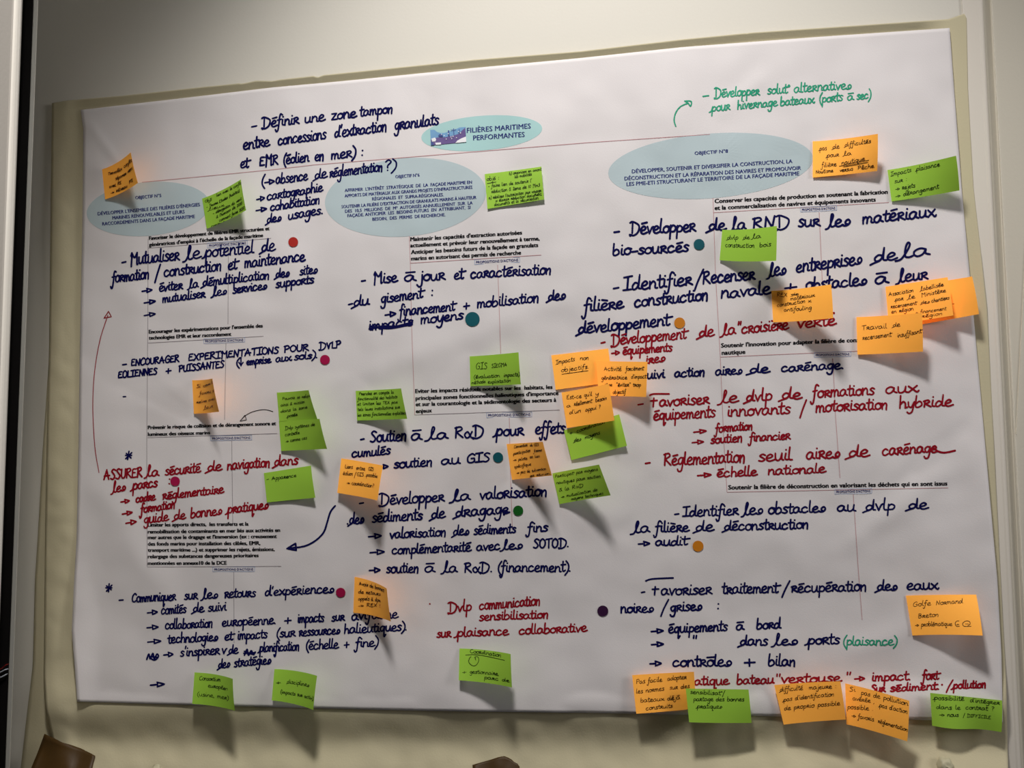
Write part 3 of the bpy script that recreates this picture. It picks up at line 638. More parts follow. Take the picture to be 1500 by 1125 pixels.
PRINT = [
 ('n', 7.4, 'FILIÈRES MARITIMES', 683.7, 194.7, 777.7, 188), ('n', 7.4, 'PERFORMANTES', 693, 205.7, 768.7, 200.4),
 ('n', 4.8, 'OBJECTIF N°5', 198, 292, 236.4, 288.6), ('n', 5, "DÉVELOPPER L'ENSEMBLE DES FILIÈRES D'ÉNERGIES", 143, 315.6, 293, 302),
 ('n', 5, 'MARINES RENOUVELABLES ET LEURS', 164.4, 321.6, 270.6, 312.4), ('n', 5, 'RACCORDEMENTS DANS LA FAÇADE MARITIME', 149.6, 330.4, 285.6, 319.4),
 ('b', 5.4, 'Favoriser le développement de filières EMR structurées et', 218, 351.6, 395, 337), ('b', 5.4, "génératrices d'emploi à l'échelle de la façade maritime", 218, 361, 385.6, 347),
 ('p', 3.3, PA, 306, 361.4, 360.4, 357.6),
 ('b', 5.4, "Encourager les expérimentations pour l'ensemble des", 217.7, 488.6, 385, 479.5), ('b', 5.4, 'technologies EMR et leur raccordement', 217.7, 497.5, 339, 491.7),
 ('p', 3.3, PA, 300.5, 501.7, 356.5, 499.4),
 ('b', 5.4, 'Prévenir le risque de collision et de dérangement sonore et', 216.3, 628.8, 404.5, 622.6), ('b', 5.4, 'lumineux des oiseaux marins', 216.3, 638.7, 308, 636.2),
 ('p', 3.3, PA, 310.6, 644, 366.8, 642.6),
 ('b', 5.4, 'Limiter les apports directs,  les transferts et la', 216.3, 771.3, 364.3, 769.8), ('b', 5.4, 'remobilisation de contaminants en mer liés aux activités en', 216.3, 781.4, 410.5, 779),
 ('b', 5.4, "mer autres que le dragage et l'immersion (ex : creusement", 216.3, 789.8, 405.8, 788), ('b', 5.4, 'des fonds marins pour installation des câbles, EMR,', 216.3, 799.2, 381.6, 798),
 ('b', 5.4, 'transport maritime ...) et supprimer les rejets, émissions,', 216.3, 808.3, 402.6, 807), ('b', 5.4, 'relargage des substances dangereuses prioritaires', 216.3, 817.7, 379, 816),
 ('b', 5.4, 'mentionnées en annexe10 de la DCE', 216.3, 827.6, 332.3, 827), ('p', 3.3, PA, 313.8, 835.9, 371, 835.5),
 ('n', 4.6, 'OBJECTIF N°6', 579, 261.2, 614.7, 258.5), ('n', 4.7, "AFFIRMER  L'INTÉRÊT  STRATÉGIQUE  DE  LA  FAÇADE MARITIME EN", 504.8, 281.2, 691.5, 269),
 ('n', 4.7, "APPORTS DE MATÉRIAUX AUX GRANDS PROJETS D'INFRASTRUCTURES", 504.8, 289.2, 692, 276.4), ('n', 4.7, 'RÉGIONALES  ET  SUPRA-RÉGIONALES.', 545, 293.7, 650, 287.3),
 ('n', 4.7, "SOUTENIR LA FILIÈRE D'EXTRACTION DE GRANULATS MARINS À HAUTEUR", 500, 305.2, 698, 291.3), ('n', 4.7, 'DES  10,5  MILLIONS  DE  M³  AUTORISÉS ANNUELLEMENT  SUR  LA', 505.3, 311.8, 692.5, 299.3),
 ('n', 4.7, 'FAÇADE. ANTICIPER  LES  BESOINS FUTURS  EN  ATTRIBUANT,  SI', 508.8, 318.3, 689.3, 306), ('n', 4.7, 'BESOIN,  DES  PERMIS  DE RECHERCHE.', 545.3, 323.4, 652.5, 316.7),
 ('b', 5.9, "Maintenir les capacités d'extraction autorisées", 600.8, 353.2, 764.8, 343.3), ('b', 5.9, 'actuellement et prévoir leur renouvellement à terme,', 600.8, 362.3, 790.7, 351.9),
 ('b', 5.9, 'Anticiper les besoins futurs de la façade en granulats', 601.9, 372.1, 788.5, 361.5), ('b', 5.9, 'marins en autorisant des permis de recherche', 601.9, 381.5, 763.5, 372.7),
 ('p', 3.6, PA, 697.3, 386, 759.2, 382.5),
 ('b', 5.8, 'Eviter les impacts résiduels notables sur les  habitats, les', 608, 575.7, 809.4, 569.4), ('b', 5.8, "principales zones fonctionnelles halieutiques d'importance", 608.5, 586, 818.3, 578.5),
 ('b', 5.8, 'et sur la courantologie et la sédimentologie des secteurs à', 608.7, 594.9, 815.2, 588.4), ('b', 5.8, 'enjeux', 609, 605, 632.8, 603.8), ('p', 3.6, PA, 714.9, 610.2, 777, 608.8),
 ('n', 5, 'OBJECTIF N°8', 1017.3, 227, 1066.5, 223.5), ('n', 5.6, 'DÉVELOPPER, SOUTENIR ET DIVERSIFIER LA CONSTRUCTION, LA', 925.4, 253.8, 1161, 238.7),
 ('n', 5.6, 'DÉCONSTRUCTION ET LA RÉPARATION DES NAVIRES ET PROMOUVOIR', 914.6, 264.3, 1173.6, 248.5), ('n', 5.6, 'LES PME-ETI STRUCTURANT LE TERRITOIRE DE LA FAÇADE MARITIME', 917.7, 272.5, 1170.8, 256.6),
 ('b', 6.2, 'Conserver les capacités de production en soutenant la fabrication', 1046.7, 297.5, 1300.5, 283.7), ('b', 6.2, 'et la commercialisation de navires et équipements innovants', 1046.7, 307.5, 1283, 295),
 ('p', 3.3, PA, 1174.8, 308.9, 1223.6, 306.3),
 ('b', 6.2, "Soutenir l'innovation pour adapter la filière de const", 1056, 509, 1262, 500.6), ('b', 6.2, 'nautique', 1057, 519.6, 1092, 518), ('p', 3.3, PA, 1195, 521.8, 1244.5, 520.3),
 ('b', 6.4, 'Soutenir la filière de déconstruction en valorisant les déchets qui en sont issus', 1066.6, 716.9, 1387.9, 711), ('p', 3.3, PA, 1225, 722.2, 1275, 720.7),
]
BOLD = {'n': (-.28, .28), 'b': (-.45, 0, .45), 'p': (-.12, .12)}
for kind, cap, text, x0, y0, x1, y1 in PRINT:
    v2, fs = type_mesh(text, x0, y0, x1, y1, cap, BOLD[kind])
    o = mk('printed_text', [on_poster(x, y, .00036 + 3e-5 * (i * len(BOLD[kind]) // len(v2))) for i, (x, y) in enumerate(v2)], fs, M['blackprint' if kind == 'b' else 'navyprint'], parent=poster)
    o['label'] = ('small printed line reading ' + text)[:110]
    if kind == 'p':
        ink = Ink(); q = [(x0 - 2, y0 - cap - 2), (x1 + 2, y1 - cap - 2), (x1 + 2, y1 + 1.6), (x0 - 2, y0 + 1.6), (x0 - 2, y0 - cap - 2)]
        for a, b in zip(q, q[1:]): ink.stroke([a, b], .55)
        ink.build('printed_frame', M['tagbox'], poster, on_poster)
def rule(pts, wd=.75, mt='rule'):
    ink = Ink(); out = []
    for a, b in zip(pts, pts[1:]):
        n = max(1, int(math.dist(a, b) / 8)); out += [(a[0] + (b[0] - a[0]) * k / n, a[1] + (b[1] - a[1]) * k / n) for k in range(n)]
    ink.stroke(out + [pts[-1]], wd); ink.build('printed_rule', M[mt], poster, lambda x, y: on_poster(x, y, .00025))
for r in ([(208, 267), (400, 248.5), (460, 241.5), (620, 228.5), (860, 209), (1040, 196.8)],): rule(r, .9)
for r in ([(217, 350), (216.5, 480), (215, 640), (215.5, 830)], [(334.5, 363), (334, 475)], [(331, 503), (329, 615)], [(339.5, 646), (341, 768)], [(342.5, 838), (343, 942)],
          [(217, 363.5), (397, 349)], [(217, 502.5), (386, 492.5)], [(216, 641), (406, 635)], [(216, 830.5), (412, 829.5)], [(607, 607.8), (820, 600.5)]): rule(r, .7, 'grule')
for r in ([(599.5, 346), (601, 385), (603, 480), (606, 560), (607.5, 608)], [(729, 388), (733.5, 518)], [(746, 612), (748, 700), (750.5, 775)], [(601, 385.5), (793, 373.5)],
          [(1044.5, 290), (1048, 400), (1055, 520), (1060, 640), (1065, 720)], [(1200, 311), (1204.5, 412)], [(1220, 525), (1224, 610), (1230.5, 700)], [(1250, 724), (1257, 830), (1263, 908)],
          [(1045, 311.5), (1302, 296.5)], [(1055, 523), (1262, 514)], [(1065, 721), (1389, 714.5)]): rule(r, .8)

# ------------------------------------------------------------------ round stickers
for x, y, r, mt, lb in [
    (429.5, 354.5, 7.2, 's_red', 'small brick-red round sticker above the word maintenance, upper left'),
    (476, 527, 7.2, 's_mag', 'small magenta round sticker right of the bracketed line ending in sols'),
    (256.5, 705, 7, 's_mag', 'small magenta round sticker after the red words les parcs'),
    (499, 868, 7, 's_mag', "small magenta round sticker after the line ending in d'expériences"),
    (692, 467.5, 10.6, 's_teal', 'largest teal round sticker, right of the word moyens'),
    (729.5, 670, 7.5, 's_teal', 'teal round sticker right of the word GIS'),
    (1024, 358, 8, 's_teal', 'teal round sticker right of the word bio-sourcés'),
    (759, 748, 7.4, 's_grn', 'dark green round sticker right of the word dragage'),
    (995.5, 473, 8, 's_org', 'orange round sticker right of the word développement'),
    (1022.5, 800, 8, 's_org', 'orange round sticker right of the word audit'),
    (883, 895, 8, 's_pur', 'dark purple round sticker left of the word noires')]:
    vs, fs, n = [], [], 28
    for lift in (.0006, .0009):
        for k in range(n):
            a = 2 * math.pi * k / n; vs.append(on_poster(x + r * math.cos(a), y + r * math.sin(a), lift))
    fs.append(tuple(range(2 * n - 1, n - 1, -1)))
    for k in range(n): fs.append((k, (k + 1) % n, n + (k + 1) % n, n + k))
    tag(mk('round_sticker', vs, fs, M[mt], origin=on_poster(x, y)), lb, 'sticker', 'round stickers on the poster')

# ------------------------------------------------------------------ sticky notes
NW = 0.0765
def inv_bilin(q, x, y):
    u = v = .5
    (ax, ay), (bx, by), (cx, cy), (dx, dy) = q       # TL TR BR BL
    for _ in range(12):
        fx = ax * (1 - u) * (1 - v) + bx * u * (1 - v) + cx * u * v + dx * (1 - u) * v - x
        fy = ay * (1 - u) * (1 - v) + by * u * (1 - v) + cy * u * v + dy * (1 - u) * v - y
        xu = (bx - ax) * (1 - v) + (cx - dx) * v; xv = (dx - ax) * (1 - u) + (cx - bx) * u
        yu = (by - ay) * (1 - v) + (cy - dy) * v; yv = (dy - ay) * (1 - u) + (cy - by) * u
        det = xu * yv - xv * yu or 1e-9
        u -= (fx * yv - fy * xv) / det; v -= (fy * xu - fx * yu) / det
    return u, v
def note(color, q, label, lines, base=0.0012, right=None, curl=1.6, bl=0.0015, strokes=(), wave=0.0):
    TL, TR, BR, BL = q
    sdep = lambda p: d_p(*p) + base + 0.0075 * sst(975, 1000, p[1])
    dTL, dBL = sdep(TL), sdep(BL) + bl
    L0, L1 = at(*TL, dTL), at(*BL, dBL)
    ends, deps = [], []
    for i, (P, Lp) in enumerate(((TR, L0), (BR, L1))):
        if right is not None: dd = right[i]
        else:
            best = None
            for k in range(140):
                dd_ = 0.006 + k * 0.0005
                e = abs((at(*P, dd_) - Lp).length - NW)
                if best is None or e < best[0]: best = (e, dd_)
            dd = best[1]
        deps.append(dd)
    if right is None:
        m_ = (deps[0] + deps[1]) / 2; deps = [deps[0] * .5 + m_ * .5, deps[1] * .5 + m_ * .5]
    R0, R1 = at(*TR, deps[0]), at(*BR, deps[1])
    0 and print('NOTE', label[:40], 'depths', [round(x * 1000) for x in (dTL, dBL, *deps)], 'w', [round((R0 - L0).length * 1000), round((R1 - L1).length * 1000)])
    def P(u, v, off=0.0):
        def pt(u, v):
            a, b = L0.lerp(L1, v), R0.lerp(R1, v)
            p = a.lerp(b, u)
            g = 0.25 * u + 0.75 * u ** curl
            p.y = a.y + (b.y - a.y) * g - wave * math.sin(u * 2 * math.pi) * v
            p.y -= 0.0012 * math.sin(math.pi * v) * u
            return p
        p = pt(u, v)
        if off:
            n = (pt(u + .01, v) - pt(u - .01, v)).cross(pt(u, v + .01) - pt(u, v - .01)).normalized()
            if n.y > 0: n = -n
            p = p + n * off
        return p
    nx, ny = 18, 8
    vs, fs = [], []
    for j in range(ny + 1):
        for i in range(nx + 1): vs.append(P(i / nx, j / ny))
    for j in range(ny):
        for i in range(nx):
            k = j * (nx + 1) + i; fs.append((k, k + nx + 1, k + nx + 2, k + 1))
    o = mk('sticky_note', vs, fs, M[color], origin=(L0 + L1) / 2, smooth=True)
    tag(o, label, 'sticky note', color + ' sticky notes on the poster')
    ik = Ink(); rn = random.Random(int(TL[0]))
    def flush(ik):
        vv = []
        for (x, y), l in zip(ik.v, ik.l):
            u, v = inv_bilin(q, x, y); vv.append(P(min(1, max(0, u)), min(1, max(0, v)), .00016 + l))
        mk('written_words', vv, ik.f, M['note_ink' if color == 'orange' else 'note_ink_g'], parent=o)
    for ln in lines:
        t, x0, y0, x1, y1, xh = ln
        ik = Ink()
        write(ik, t, x0, y0, x1, y1, xh * 1.0, .85 if xh > 3.5 else .7, 3, rn)
        flush(ik)
    for st in strokes:
        ik = Ink(); ik.stroke(cr(st, 6), .9); flush(ik)
    return P
def P_IN(p):
    x, y = p
    return y < 1028 + (x - 113) * 0.0215 and x > 112 and x < 1391 + (y - 41) * 0.077
O, Gn = 'orange', 'green'
note(O, [(149.5, 248), (191.5, 223), (202, 268), (154, 292)], 'orange sticky note at the top left corner, above the pale blue oval of objectif 5',
     [('Travailler', 157, 256.5, 177, 248, 3.6), ('conflit', 180, 245, 194, 237, 3.6), ('séparer', 167, 263, 184, 255, 3.6), ('vers', 186, 253, 194.5, 248, 3.6), ('avec RE', 159, 275, 176, 268, 3.6), ('PTE', 188, 269, 194.5, 265, 3.6), ('> réseau', 161, 284, 185, 273, 3.6)])
note(Gn, [(296, 291), (352.7, 263), (360.5, 308), (303, 335)], 'green sticky note tilted up right, on the right end of the objectif 5 oval',
     [('Obj5', 300, 297, 309, 293, 3.2), ('lien avec le conflit', 316, 287, 354, 270, 3), ('- Trame Etudes (habitat)', 302, 305, 351, 281, 3), ('lieux', 306, 308, 327, 301, 3), ('- dérogation du vent', 311, 314, 354, 293, 3), ("à l'horizon de 2030", 316, 319, 355, 299, 3), ('comment faire 2030', 320, 324, 358, 306, 3), ('contrat', 308.6, 333, 328, 326, 3)])
note(Gn, [(710, 255), (793, 244), (797, 292), (714, 306)], 'green sticky note beside the right end of the objectif 6 oval',
     [('obj6 :', 713, 265, 731, 263, 4), ('b) organiser en amont', 746, 256, 793, 250, 3), ('les mobilités', 754, 261, 779, 257, 3), ("- faire lien de soutenir l'", 715, 275, 779, 267, 3.4), ('réduction à 2ème de 10 Mm3'.replace('è', 'e'), 720, 283, 791, 273.5, 3.4), ("a) réaliser l'autorisation par voyage", 716, 292, 793, 281, 3), ('& élargir réduction document.', 726, 296, 794, 286, 2.8), ('documents et la sécurisation.', 724, 302, 790, 291.5, 3)],
     strokes=[[(713.5, 269), (727, 266.5)]], right=(.016, .013))
note(O, [(1190.5, 207), (1286, 196), (1285, 250.5), (1190.5, 260)], 'orange sticky note right of the objectif 8 oval, upper right',
     [('pas', 1201, 220, 1212, 219, 4.6), ('de', 1221, 217, 1231, 216, 4.6), ('difficultés', 1239, 214, 1276, 208.5, 4.4), ('pour', 1212, 230, 1230, 228, 4.4), ('la', 1238, 227, 1248, 226, 4), ('filière', 1204, 244.5, 1226, 242.5, 4.4), ('nautique', 1233.6, 241, 1267, 234.5, 4.4), ('Nautisme', 1195, 254.5, 1221, 251.5, 3.8), ('versus', 1231, 251.5, 1250, 249, 4), ('Pêche', 1257, 248.5, 1280, 245, 4)],
     strokes=[[(1230, 243), (1273, 234.5)], [(1236, 244), (1272, 237.5)]])
note(Gn, [(1300, 249), (1400.5, 228), (1405.5, 279), (1306, 295)], 'green sticky note at the poster\'s upper right edge, below the orange note',
     [('Impacts', 1305, 258, 1337, 250, 4.6), ('plaisance', 1344.6, 249, 1378, 242, 4.6), ('sur :', 1311, 268, 1330, 264, 4.4), ('> rejets', 1312, 279, 1342, 273, 4.4), ('> dérangement', 1312, 289.5, 1376, 275, 4.4)])
note(Gn, [(1058, 336.5), (1138, 331), (1137, 382), (1054, 381)], 'green sticky note reading construction bois, under the blue words de la RND',
     [('dvlp', 1066, 350, 1083, 349, 4.6), ('de', 1091, 349, 1100, 348.5, 4.4), ('la', 1105, 348, 1116, 347, 4.4), ('construction', 1063, 361, 1107, 361, 4.4), ('bois', 1114, 361, 1130, 360, 4.4)])
note(O, [(1130, 426), (1217.5, 416.5), (1220.5, 466), (1132.5, 472)], 'orange sticky note starting REX, covering part of the word obstacles',
     [('REX', 1139, 434.5, 1155, 433.5, 4.6), ('de', 1162, 432, 1172, 431.5, 3.4), ('matériaux', 1160, 439, 1195, 433.5, 3.8), ('construction', 1139, 449, 1182, 442, 3.8), ('x', 1186, 442, 1190, 441.5, 3.6), ('antifouling', 1150, 455.5, 1191, 452, 3.8)],
     strokes=[[(1161, 430), (1173, 429.5)]])
PB = note(O, [(1335, 418), (1424, 405), (1434, 460), (1345, 476)], 'blank orange sticky note overhanging the poster\'s right edge, behind the written one',
     [('-', 1396, 446, 1399, 446, 3)], right=(.030, .026))
note(O, [(1297, 420), (1388, 406), (1396.5, 462), (1302, 477)], 'orange sticky note starting Association, lying over the blank orange note',
     [('Association', 1302, 434, 1339, 427.5, 4.2), ('labellisée', 1350, 426, 1382, 419, 4), ('par', 1312, 441, 1324, 439.5, 4), ('le', 1332, 438, 1341, 437, 4), ('Ministère', 1350, 435, 1385, 428, 4), ('recensement', 1305, 452, 1344, 446, 3.8), ('des', 1350, 445.5, 1362, 444, 3.8), ('chantiers', 1365, 443.5, 1390, 438.5, 3.8), ('en région', 1306, 459.5, 1339, 454, 3.8), ('+ financement', 1342, 460, 1386, 454, 3.4), ('région', 1351, 465.5, 1381, 461, 3.4)],
     right=(.033, .036), base=.003, curl=1.15)
note(O, [(1254.5, 464.5), (1350.5, 458), (1352, 515), (1256, 519.5)], 'orange sticky note starting Travail, below the Association note',
     [('Travail', 1263, 483.5, 1301, 480, 5), ('de', 1310, 478.5, 1320, 477.5, 4.6), ('recensement', 1264, 498, 1308, 492, 4.6), ('insuffisant', 1316, 494, 1350, 487.5, 4.4)], right=(.040, .032), base=.002)
note(Gn, [(688, 522), (759.5, 516), (763, 563), (689, 565.5)], 'green sticky note reading GIS SIEGMA, above the printed words Eviter les impacts',
     [('GIS', 697, 541, 713.6, 539.5, 6.4), ('SIEGMA', 720, 538.5, 743, 536, 4), ('(évaluation', 694, 554.5, 732, 552, 3.6), ('impacts)', 738, 552, 761, 550.5, 3.6), ('méthode', 690.5, 563, 711, 560.5, 3.4), ('exploitation', 714.6, 561.5, 748.6, 559, 3.4)])
note(O, [(807.5, 520.5), (891, 510.5), (897, 560), (814, 571)], 'orange sticky note reading Impacts non objectifs, topmost left of the overlapping group',
     [('Impacts', 814, 534, 842, 528.5, 4.4), ('non', 850, 527.5, 862.5, 527, 4.4), ('objectifs.', 822, 545, 863, 539.5, 4.4)], strokes=[[(823, 548.3), (862, 543)]], right=(.011, .009))
note(O, [(873, 528.5), (948.5, 530), (946.5, 581.5), (877, 579)], 'orange sticky note starting Activité, overlapping the right end of the Impacts note',
     [('Activité', 885, 543, 910.6, 543, 4.4), ('forcément', 917, 543, 943.6, 542, 4.2), ('génératrice', 881, 556, 919, 555, 4), ("d'impact", 925, 554.5, 947, 554, 4), ('et ne', 886, 566, 897, 565.5, 3.6), ('"éviter"', 903, 566, 924, 566, 3.8), ('trop', 927.5, 566, 939, 566, 3.6), ('objectif', 898, 577, 917, 576, 3.8)], right=(.034, .030), base=.007)
note(Gn, [(826, 630.5), (907, 607), (918.5, 653), (837, 674)], 'green sticky note reading coordination des moyens, half under an orange note',
     [('+', 834, 637, 839, 636, 4), ('coordination', 845, 634, 886, 620, 4.2), ('des', 841, 648, 851, 645.5, 4.2), ('moyens', 857, 643.5, 879, 636, 4.2)], right=(.013, .013))
note(O, [(822.5, 575), (892, 562), (900, 616), (830.5, 627)], 'orange sticky note with a question, lying over the green coordination des moyens note',
     [('Est-ce', 830, 585, 852, 582.5, 4.2), ("qu'il", 856, 581, 867.6, 579.5, 4.2), ('y', 872.6, 579, 877, 578.5, 4), ('a', 830, 597, 836, 596, 3.6), ('réellement', 841, 594.5, 868, 589.5, 4), ('besoin', 872.6, 589, 889, 585.5, 4), ("d'un", 834, 607, 851.5, 603.5, 4), ('appui ?', 858, 603, 880, 598, 4)], right=(.034, .036), base=.004)
note(O, [(742, 650.5), (795, 647), (808.5, 696.5), (750, 703)], 'orange sticky note densely written, right of the teal sticker after GIS',
     [('Convention', 752.6, 656.5, 772.4, 653.5, 3), ('du GIS', 776.4, 654, 789, 653, 3), ('participation', 752, 666.5, 777, 661.5, 3), ('forme', 782, 662.5, 794, 661, 3), ('> pilote', 751.5, 676, 772.4, 673, 3), ('en lien', 776, 671.5, 791, 670, 3), ('spécifique', 753, 686, 778, 681.5, 3), ('> pas de subvention', 756.5, 694.5, 800, 688.5, 3), ('ier réunion', 776, 699, 805, 695, 2.6)])
note(Gn, [(809, 693.5), (877.5, 680.5), (894.5, 725.5), (819.5, 738.5)], 'green sticky note densely written, lowest of the group right of the orange ones',
     [('Participat° par moyens', 813, 700, 875.6, 689, 3.2), ('nautiques pour soutien', 815, 709.5, 880, 699, 3.2), ('à la R&D', 819, 720.5, 855, 713, 3.4), ('> mutualisation de', 821.7, 730, 875.6, 719, 3), ('moyens techniques', 837, 733, 884, 724, 2.8)])
note(O, [(281.5, 557), (311, 554.5), (321, 603), (284, 606)], 'narrow orange sticky note curling away, left of centre above the word collision',
     [('Si', 286, 568, 291, 567.5, 4), ('comme', 295, 566.5, 307, 563.5, 3), ('à', 309, 562.5, 311.5, 562, 3), ('favoris a', 290, 578.5, 314, 574, 3.4), ('relire avec', 286.5, 591, 315, 585.5, 3), ('leur', 297, 599.5, 310.5, 596.5, 3.4)])
note(Gn, [(405.5, 575), (452, 571.5), (465, 614), (409, 617)], 'green sticky note starting Pouvoir, upper one of the stacked green pair',
     [('Pouvoir se relier', 413, 586, 455, 581.5, 3), ('ainsi à mission', 411, 595.5, 446, 590, 3), ('dans la zone', 411, 604.5, 450, 598, 3), ('posée', 420, 611.5, 435, 608.5, 3)], right=(.036, .030))
note(Gn, [(408.5, 617), (468, 613.5), (479, 657.5), (412, 660.5)], 'green sticky note starting Dvlp, lower one of the stacked green pair',
     [('Dvlp systèmes de', 417, 629.5, 461, 623.5, 3.2), ('contrôle', 417, 639, 438, 635.5, 3.2), ('> comme cas', 418, 648.5, 449, 643, 3.2)], right=(.037, .032), base=.002)
note(Gn, [(386.5, 693), (455.5, 682), (462, 729), (391, 736)], 'nearly empty green sticky note with one word, under the red word dans',
     [('-', 390, 704.5, 394, 703.5, 4), ('Apparence', 398, 703.5, 434, 698.5, 3.8)], right=(.017, .017))
note(Gn, [(521, 572.5), (587.5, 569), (596.5, 613.5), (523, 616)], 'green sticky note with five lines of writing, left of the printed words Eviter les impacts',
     [('Prendre en compte la', 525.7, 579, 576.7, 576.5, 3.2), ('fonctionnalité des habitats', 524, 586.7, 582, 583, 3), ('et limiter les TEX par', 523.5, 594, 582.7, 590.7, 3), ('tels leurs installations sur', 524, 602, 586, 598, 3), ('les zones fonctionnelles exploitées', 523.7, 610, 595, 606.5, 3)])
note(O, [(500, 671.5), (561, 682), (553, 733), (494, 722)], 'orange sticky note tilted down right, starting Liens entre GIS, under the word cumulés',
     [('Liens', 505, 686.5, 516, 687, 4.2), ('entre', 521, 688, 534, 689.5, 4), ('GIS', 539, 689.5, 547, 690, 3.6), ('éolien', 502, 696, 516, 697, 3.8), ('/', 518, 698, 521, 698, 4), ('GIS', 522, 697.5, 532, 698, 3.6), ('possible', 536, 698, 553, 700, 3.8), ('> coordination?', 507, 709.5, 548, 714.5, 3.8)], bl=.007)
note(O, [(519.5, 845), (566.5, 862), (572.5, 910.5), (517.5, 897.5)], 'orange sticky note reading REX, right of the magenta sticker at lower left',
     [('Avoir de bonnes', 525, 858, 562, 867.5, 3.8), ('de retours', 524, 870, 556, 874, 3.6), ('appels à dpx', 524, 880, 556, 883, 3.6), ('> REX !', 524, 890, 556, 891, 3.8)], curl=1.9)
note(Gn, [(285, 985), (341, 994.5), (344, 1041), (281.5, 1031)], 'green sticky note at the poster\'s bottom edge, leftmost of all',
     [('Consortium', 291, 997, 321, 1000, 4), ('européen', 303, 1008, 333, 1012, 3.6), ('(usine, mer)', 288, 1020, 334, 1026, 4)], curl=1.9)
note(Gn, [(402, 980), (464.5, 990), (459, 1040), (398, 1026)], 'green sticky note reading disciplines, below the word stratégies',
     [('+', 404, 1003, 410, 1003, 4), ('disciplines', 419, 1002.5, 452, 1007, 4), ('(impacts sur activ)', 410, 1017, 459, 1025.5, 3.6)], curl=1.9)
note(Gn, [(673, 950), (748, 958), (750, 1007), (672, 996.5)], 'green sticky note reading coordination gestionnaire, below the red words plaisance collaborative',
     [('Coordination', 688, 957.5, 734, 963.5, 3.8), ('+', 677, 987.5, 683, 987.5, 3.6), ('gestionnaire,', 688, 987.5, 731, 990.5, 3.8), ('parc de', 709, 996, 746, 999.5, 3.6)],
     strokes=[[(681.5, 960.5), (700, 961), (739.5, 968)], [(695, 963.5), (697, 969), (697, 969), (696, 964), (700, 964), (701, 970), (697, 976), (692, 976.5), (686.5, 971), (688, 965), (690, 963)]], curl=1.9)
note(O, [(926, 989), (1016.5, 984), (1020, 1038), (932, 1045.5)], 'orange sticky note starting Pas facile, at the bottom edge left of a green note',
     [('Pas facile', 932, 1002, 970, 998, 4.6), ('adopter', 978, 997, 1005.7, 994, 4.4), ('les normes', 932, 1016, 973, 1011, 4.4), ('sur des', 981, 1010, 1010, 1007, 4.4), ('bateaux déjà', 938, 1029, 996, 1023.5, 4.4), ('construits', 946, 1040, 985, 1035.5, 4.2)], right=(.028, .020))
note(Gn, [(1004.5, 1008.5), (1096.5, 1010), (1101, 1059), (1009.5, 1058)], 'green sticky note reading bonnes pratiques, overlapping the Pas facile note at bottom edge',
     [('sensibilisat°/', 1011, 1016, 1062, 1018, 4), ('partage des bonnes', 1015.7, 1026.5, 1089.7, 1026.5, 4.2), ('pratiques', 1021, 1037, 1057, 1037, 4.2)], right=(.033, .030), base=.0125)
note(O, [(1134, 1003.5), (1231, 998), (1239, 1054), (1148, 1061.5)], 'orange sticky note starting difficulté, hanging over the bottom edge below the red word bateau',
     [('difficulté', 1143, 1013.5, 1177, 1011, 4.6), ('majeure :', 1186, 1010.5, 1225, 1008, 4.4), ("pas d'identification", 1148, 1028, 1222, 1019.5, 4.4), ('de proprio possible', 1149, 1041, 1230, 1032.5, 4.4)], right=(.040, .040))
note(O, [(1238, 1001), (1332, 1026.5), (1329, 1086), (1240, 1061)], 'orange sticky note tilted down right, hanging over the bottom edge, right of the difficulté note',
     [('Si', 1244.5, 1013, 1254, 1014, 5), ('pas de pollution', 1263, 1018.5, 1330, 1033.5, 4.6), ('avérée ,', 1250, 1026.5, 1283, 1031.5, 4.4), ("pas d'action", 1290, 1037, 1329, 1045, 4.4), ('possible .', 1241.5, 1038.5, 1281, 1042.5, 4.4), ('> favoris', 1248, 1051, 1282, 1058, 4.4), ('réglementation', 1288, 1060, 1329, 1071, 4)], right=(.050, .050))
note(O, [(1327, 872.5), (1430, 871), (1439.5, 931), (1336.5, 931)], 'orange sticky note starting Golfe Normand, alone at the lower right side',
     [('Golfe', 1338, 889, 1365, 887, 5), ('Normand', 1373, 887, 1411, 884, 4.8), ('Breton', 1346, 906, 1377, 904, 4.6), ('> problématique', 1341, 918.5, 1397, 917.5, 4.4), ('+', 1403, 917, 1407, 917, 2.4), ('-', 1415, 915.5, 1420, 915.5, 2.4)],
     strokes=[[(1407, 910.5), (1403, 911), (1401.5, 915), (1404, 918.5), (1408, 918)], [(1424, 918), (1414, 918), (1412, 914), (1416, 910.5), (1421, 911), (1422, 915), (1419, 917)]])
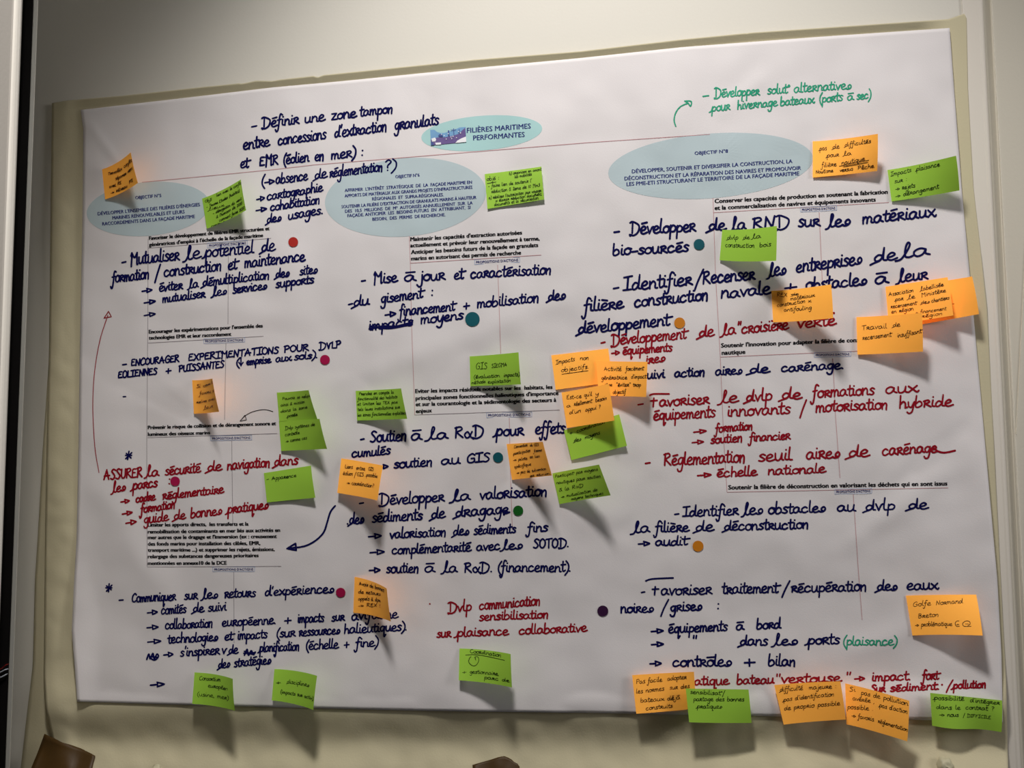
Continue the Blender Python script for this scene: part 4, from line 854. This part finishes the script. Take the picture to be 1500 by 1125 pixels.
note(Gn, [(1362.5, 1015), (1468, 1026), (1467, 1072.5), (1365.5, 1063)], 'green sticky note at the poster\'s bottom right corner',
     [('possibilité', 1368, 1024.5, 1412, 1026, 4.2), ("d'intégrer", 1421, 1028, 1464, 1032, 4), ('dans le', 1371, 1037.5, 1406, 1038.5, 4.2), ('contrat ?', 1414, 1038.5, 1456, 1041, 4.2), ('> nous', 1375, 1048, 1403, 1048.5, 4), ('/ DIFFICILE', 1410, 1049, 1452, 1053.5, 3.2)], wave=.004, right=(.023, .021))

# ------------------------------------------------------------------ brown tape and putty on the cream sheet
def tape(top, rt, bot, lf, label):
    o = sheet('parcel_tape', top, rt, bot, lf, lambda x, y: d_k(x, y) + .0022 + .0005 * math.sin(x * .21 + y * .1), M['tape'], 14, 10, .0004)
    tag(o, label, 'tape')
tape([(65, 1075), (78, 1081), (92, 1088), (104, 1091), (118, 1096), (130, 1102), (139.5, 1107)], [(139.5, 1107), (136, 1120), (132, 1145)],
     [(36, 1145), (132, 1145)], [(65, 1075), (56, 1100), (46, 1124), (36, 1145)], 'dark brown square of tape at the lower left corner of the cream sheet')
tape([(692, 1120.5), (704, 1117), (718, 1113), (730, 1109), (738, 1107.2), (744, 1109.5), (749, 1112), (753, 1116), (759, 1119), (761, 1123)], [(761, 1123), (762, 1146)],
     [(693, 1146), (762, 1146)], [(692, 1120.5), (693, 1146)], 'dark brown torn piece of tape at the bottom edge, near the middle')
def putty(x, y, r, label, sd):
    vs, fs = [], []
    n, mrg = 20, 10
    c = at(x, y, d_k(x, y)); R = r * .00085
    for j in range(mrg + 1):
        ph = math.pi / 2 * j / mrg
        for k in range(n):
            a = 2 * math.pi * k / n
            d = Vector((math.cos(a) * math.cos(ph), -math.sin(ph), math.sin(a) * math.cos(ph)))
            s = 1 + .22 * noise.noise(d * 1.9 + Vector((sd, 0, 0))) + .08 * noise.noise(d * 5 + Vector((sd, 3, 0)))
            vs.append(c + d * R * s + Vector((0, .001, 0)))
    for j in range(mrg):
        for k in range(n): fs.append((j * n + k, j * n + (k + 1) % n, (j + 1) * n + (k + 1) % n, (j + 1) * n + k))
    tag(mk('putty_lump', vs, fs, M['putty'], origin=c, smooth=True), label, 'adhesive putty')
putty(1384, 1120, 10.5, 'pale lump of putty at the bottom right, below the corner green note', 2)
putty(230, 1127, 8, 'pale lump of putty at the bottom left, right of the brown tape', 5)

for o in bpy.data.objects:
    if '_org' in o: del o['_org']
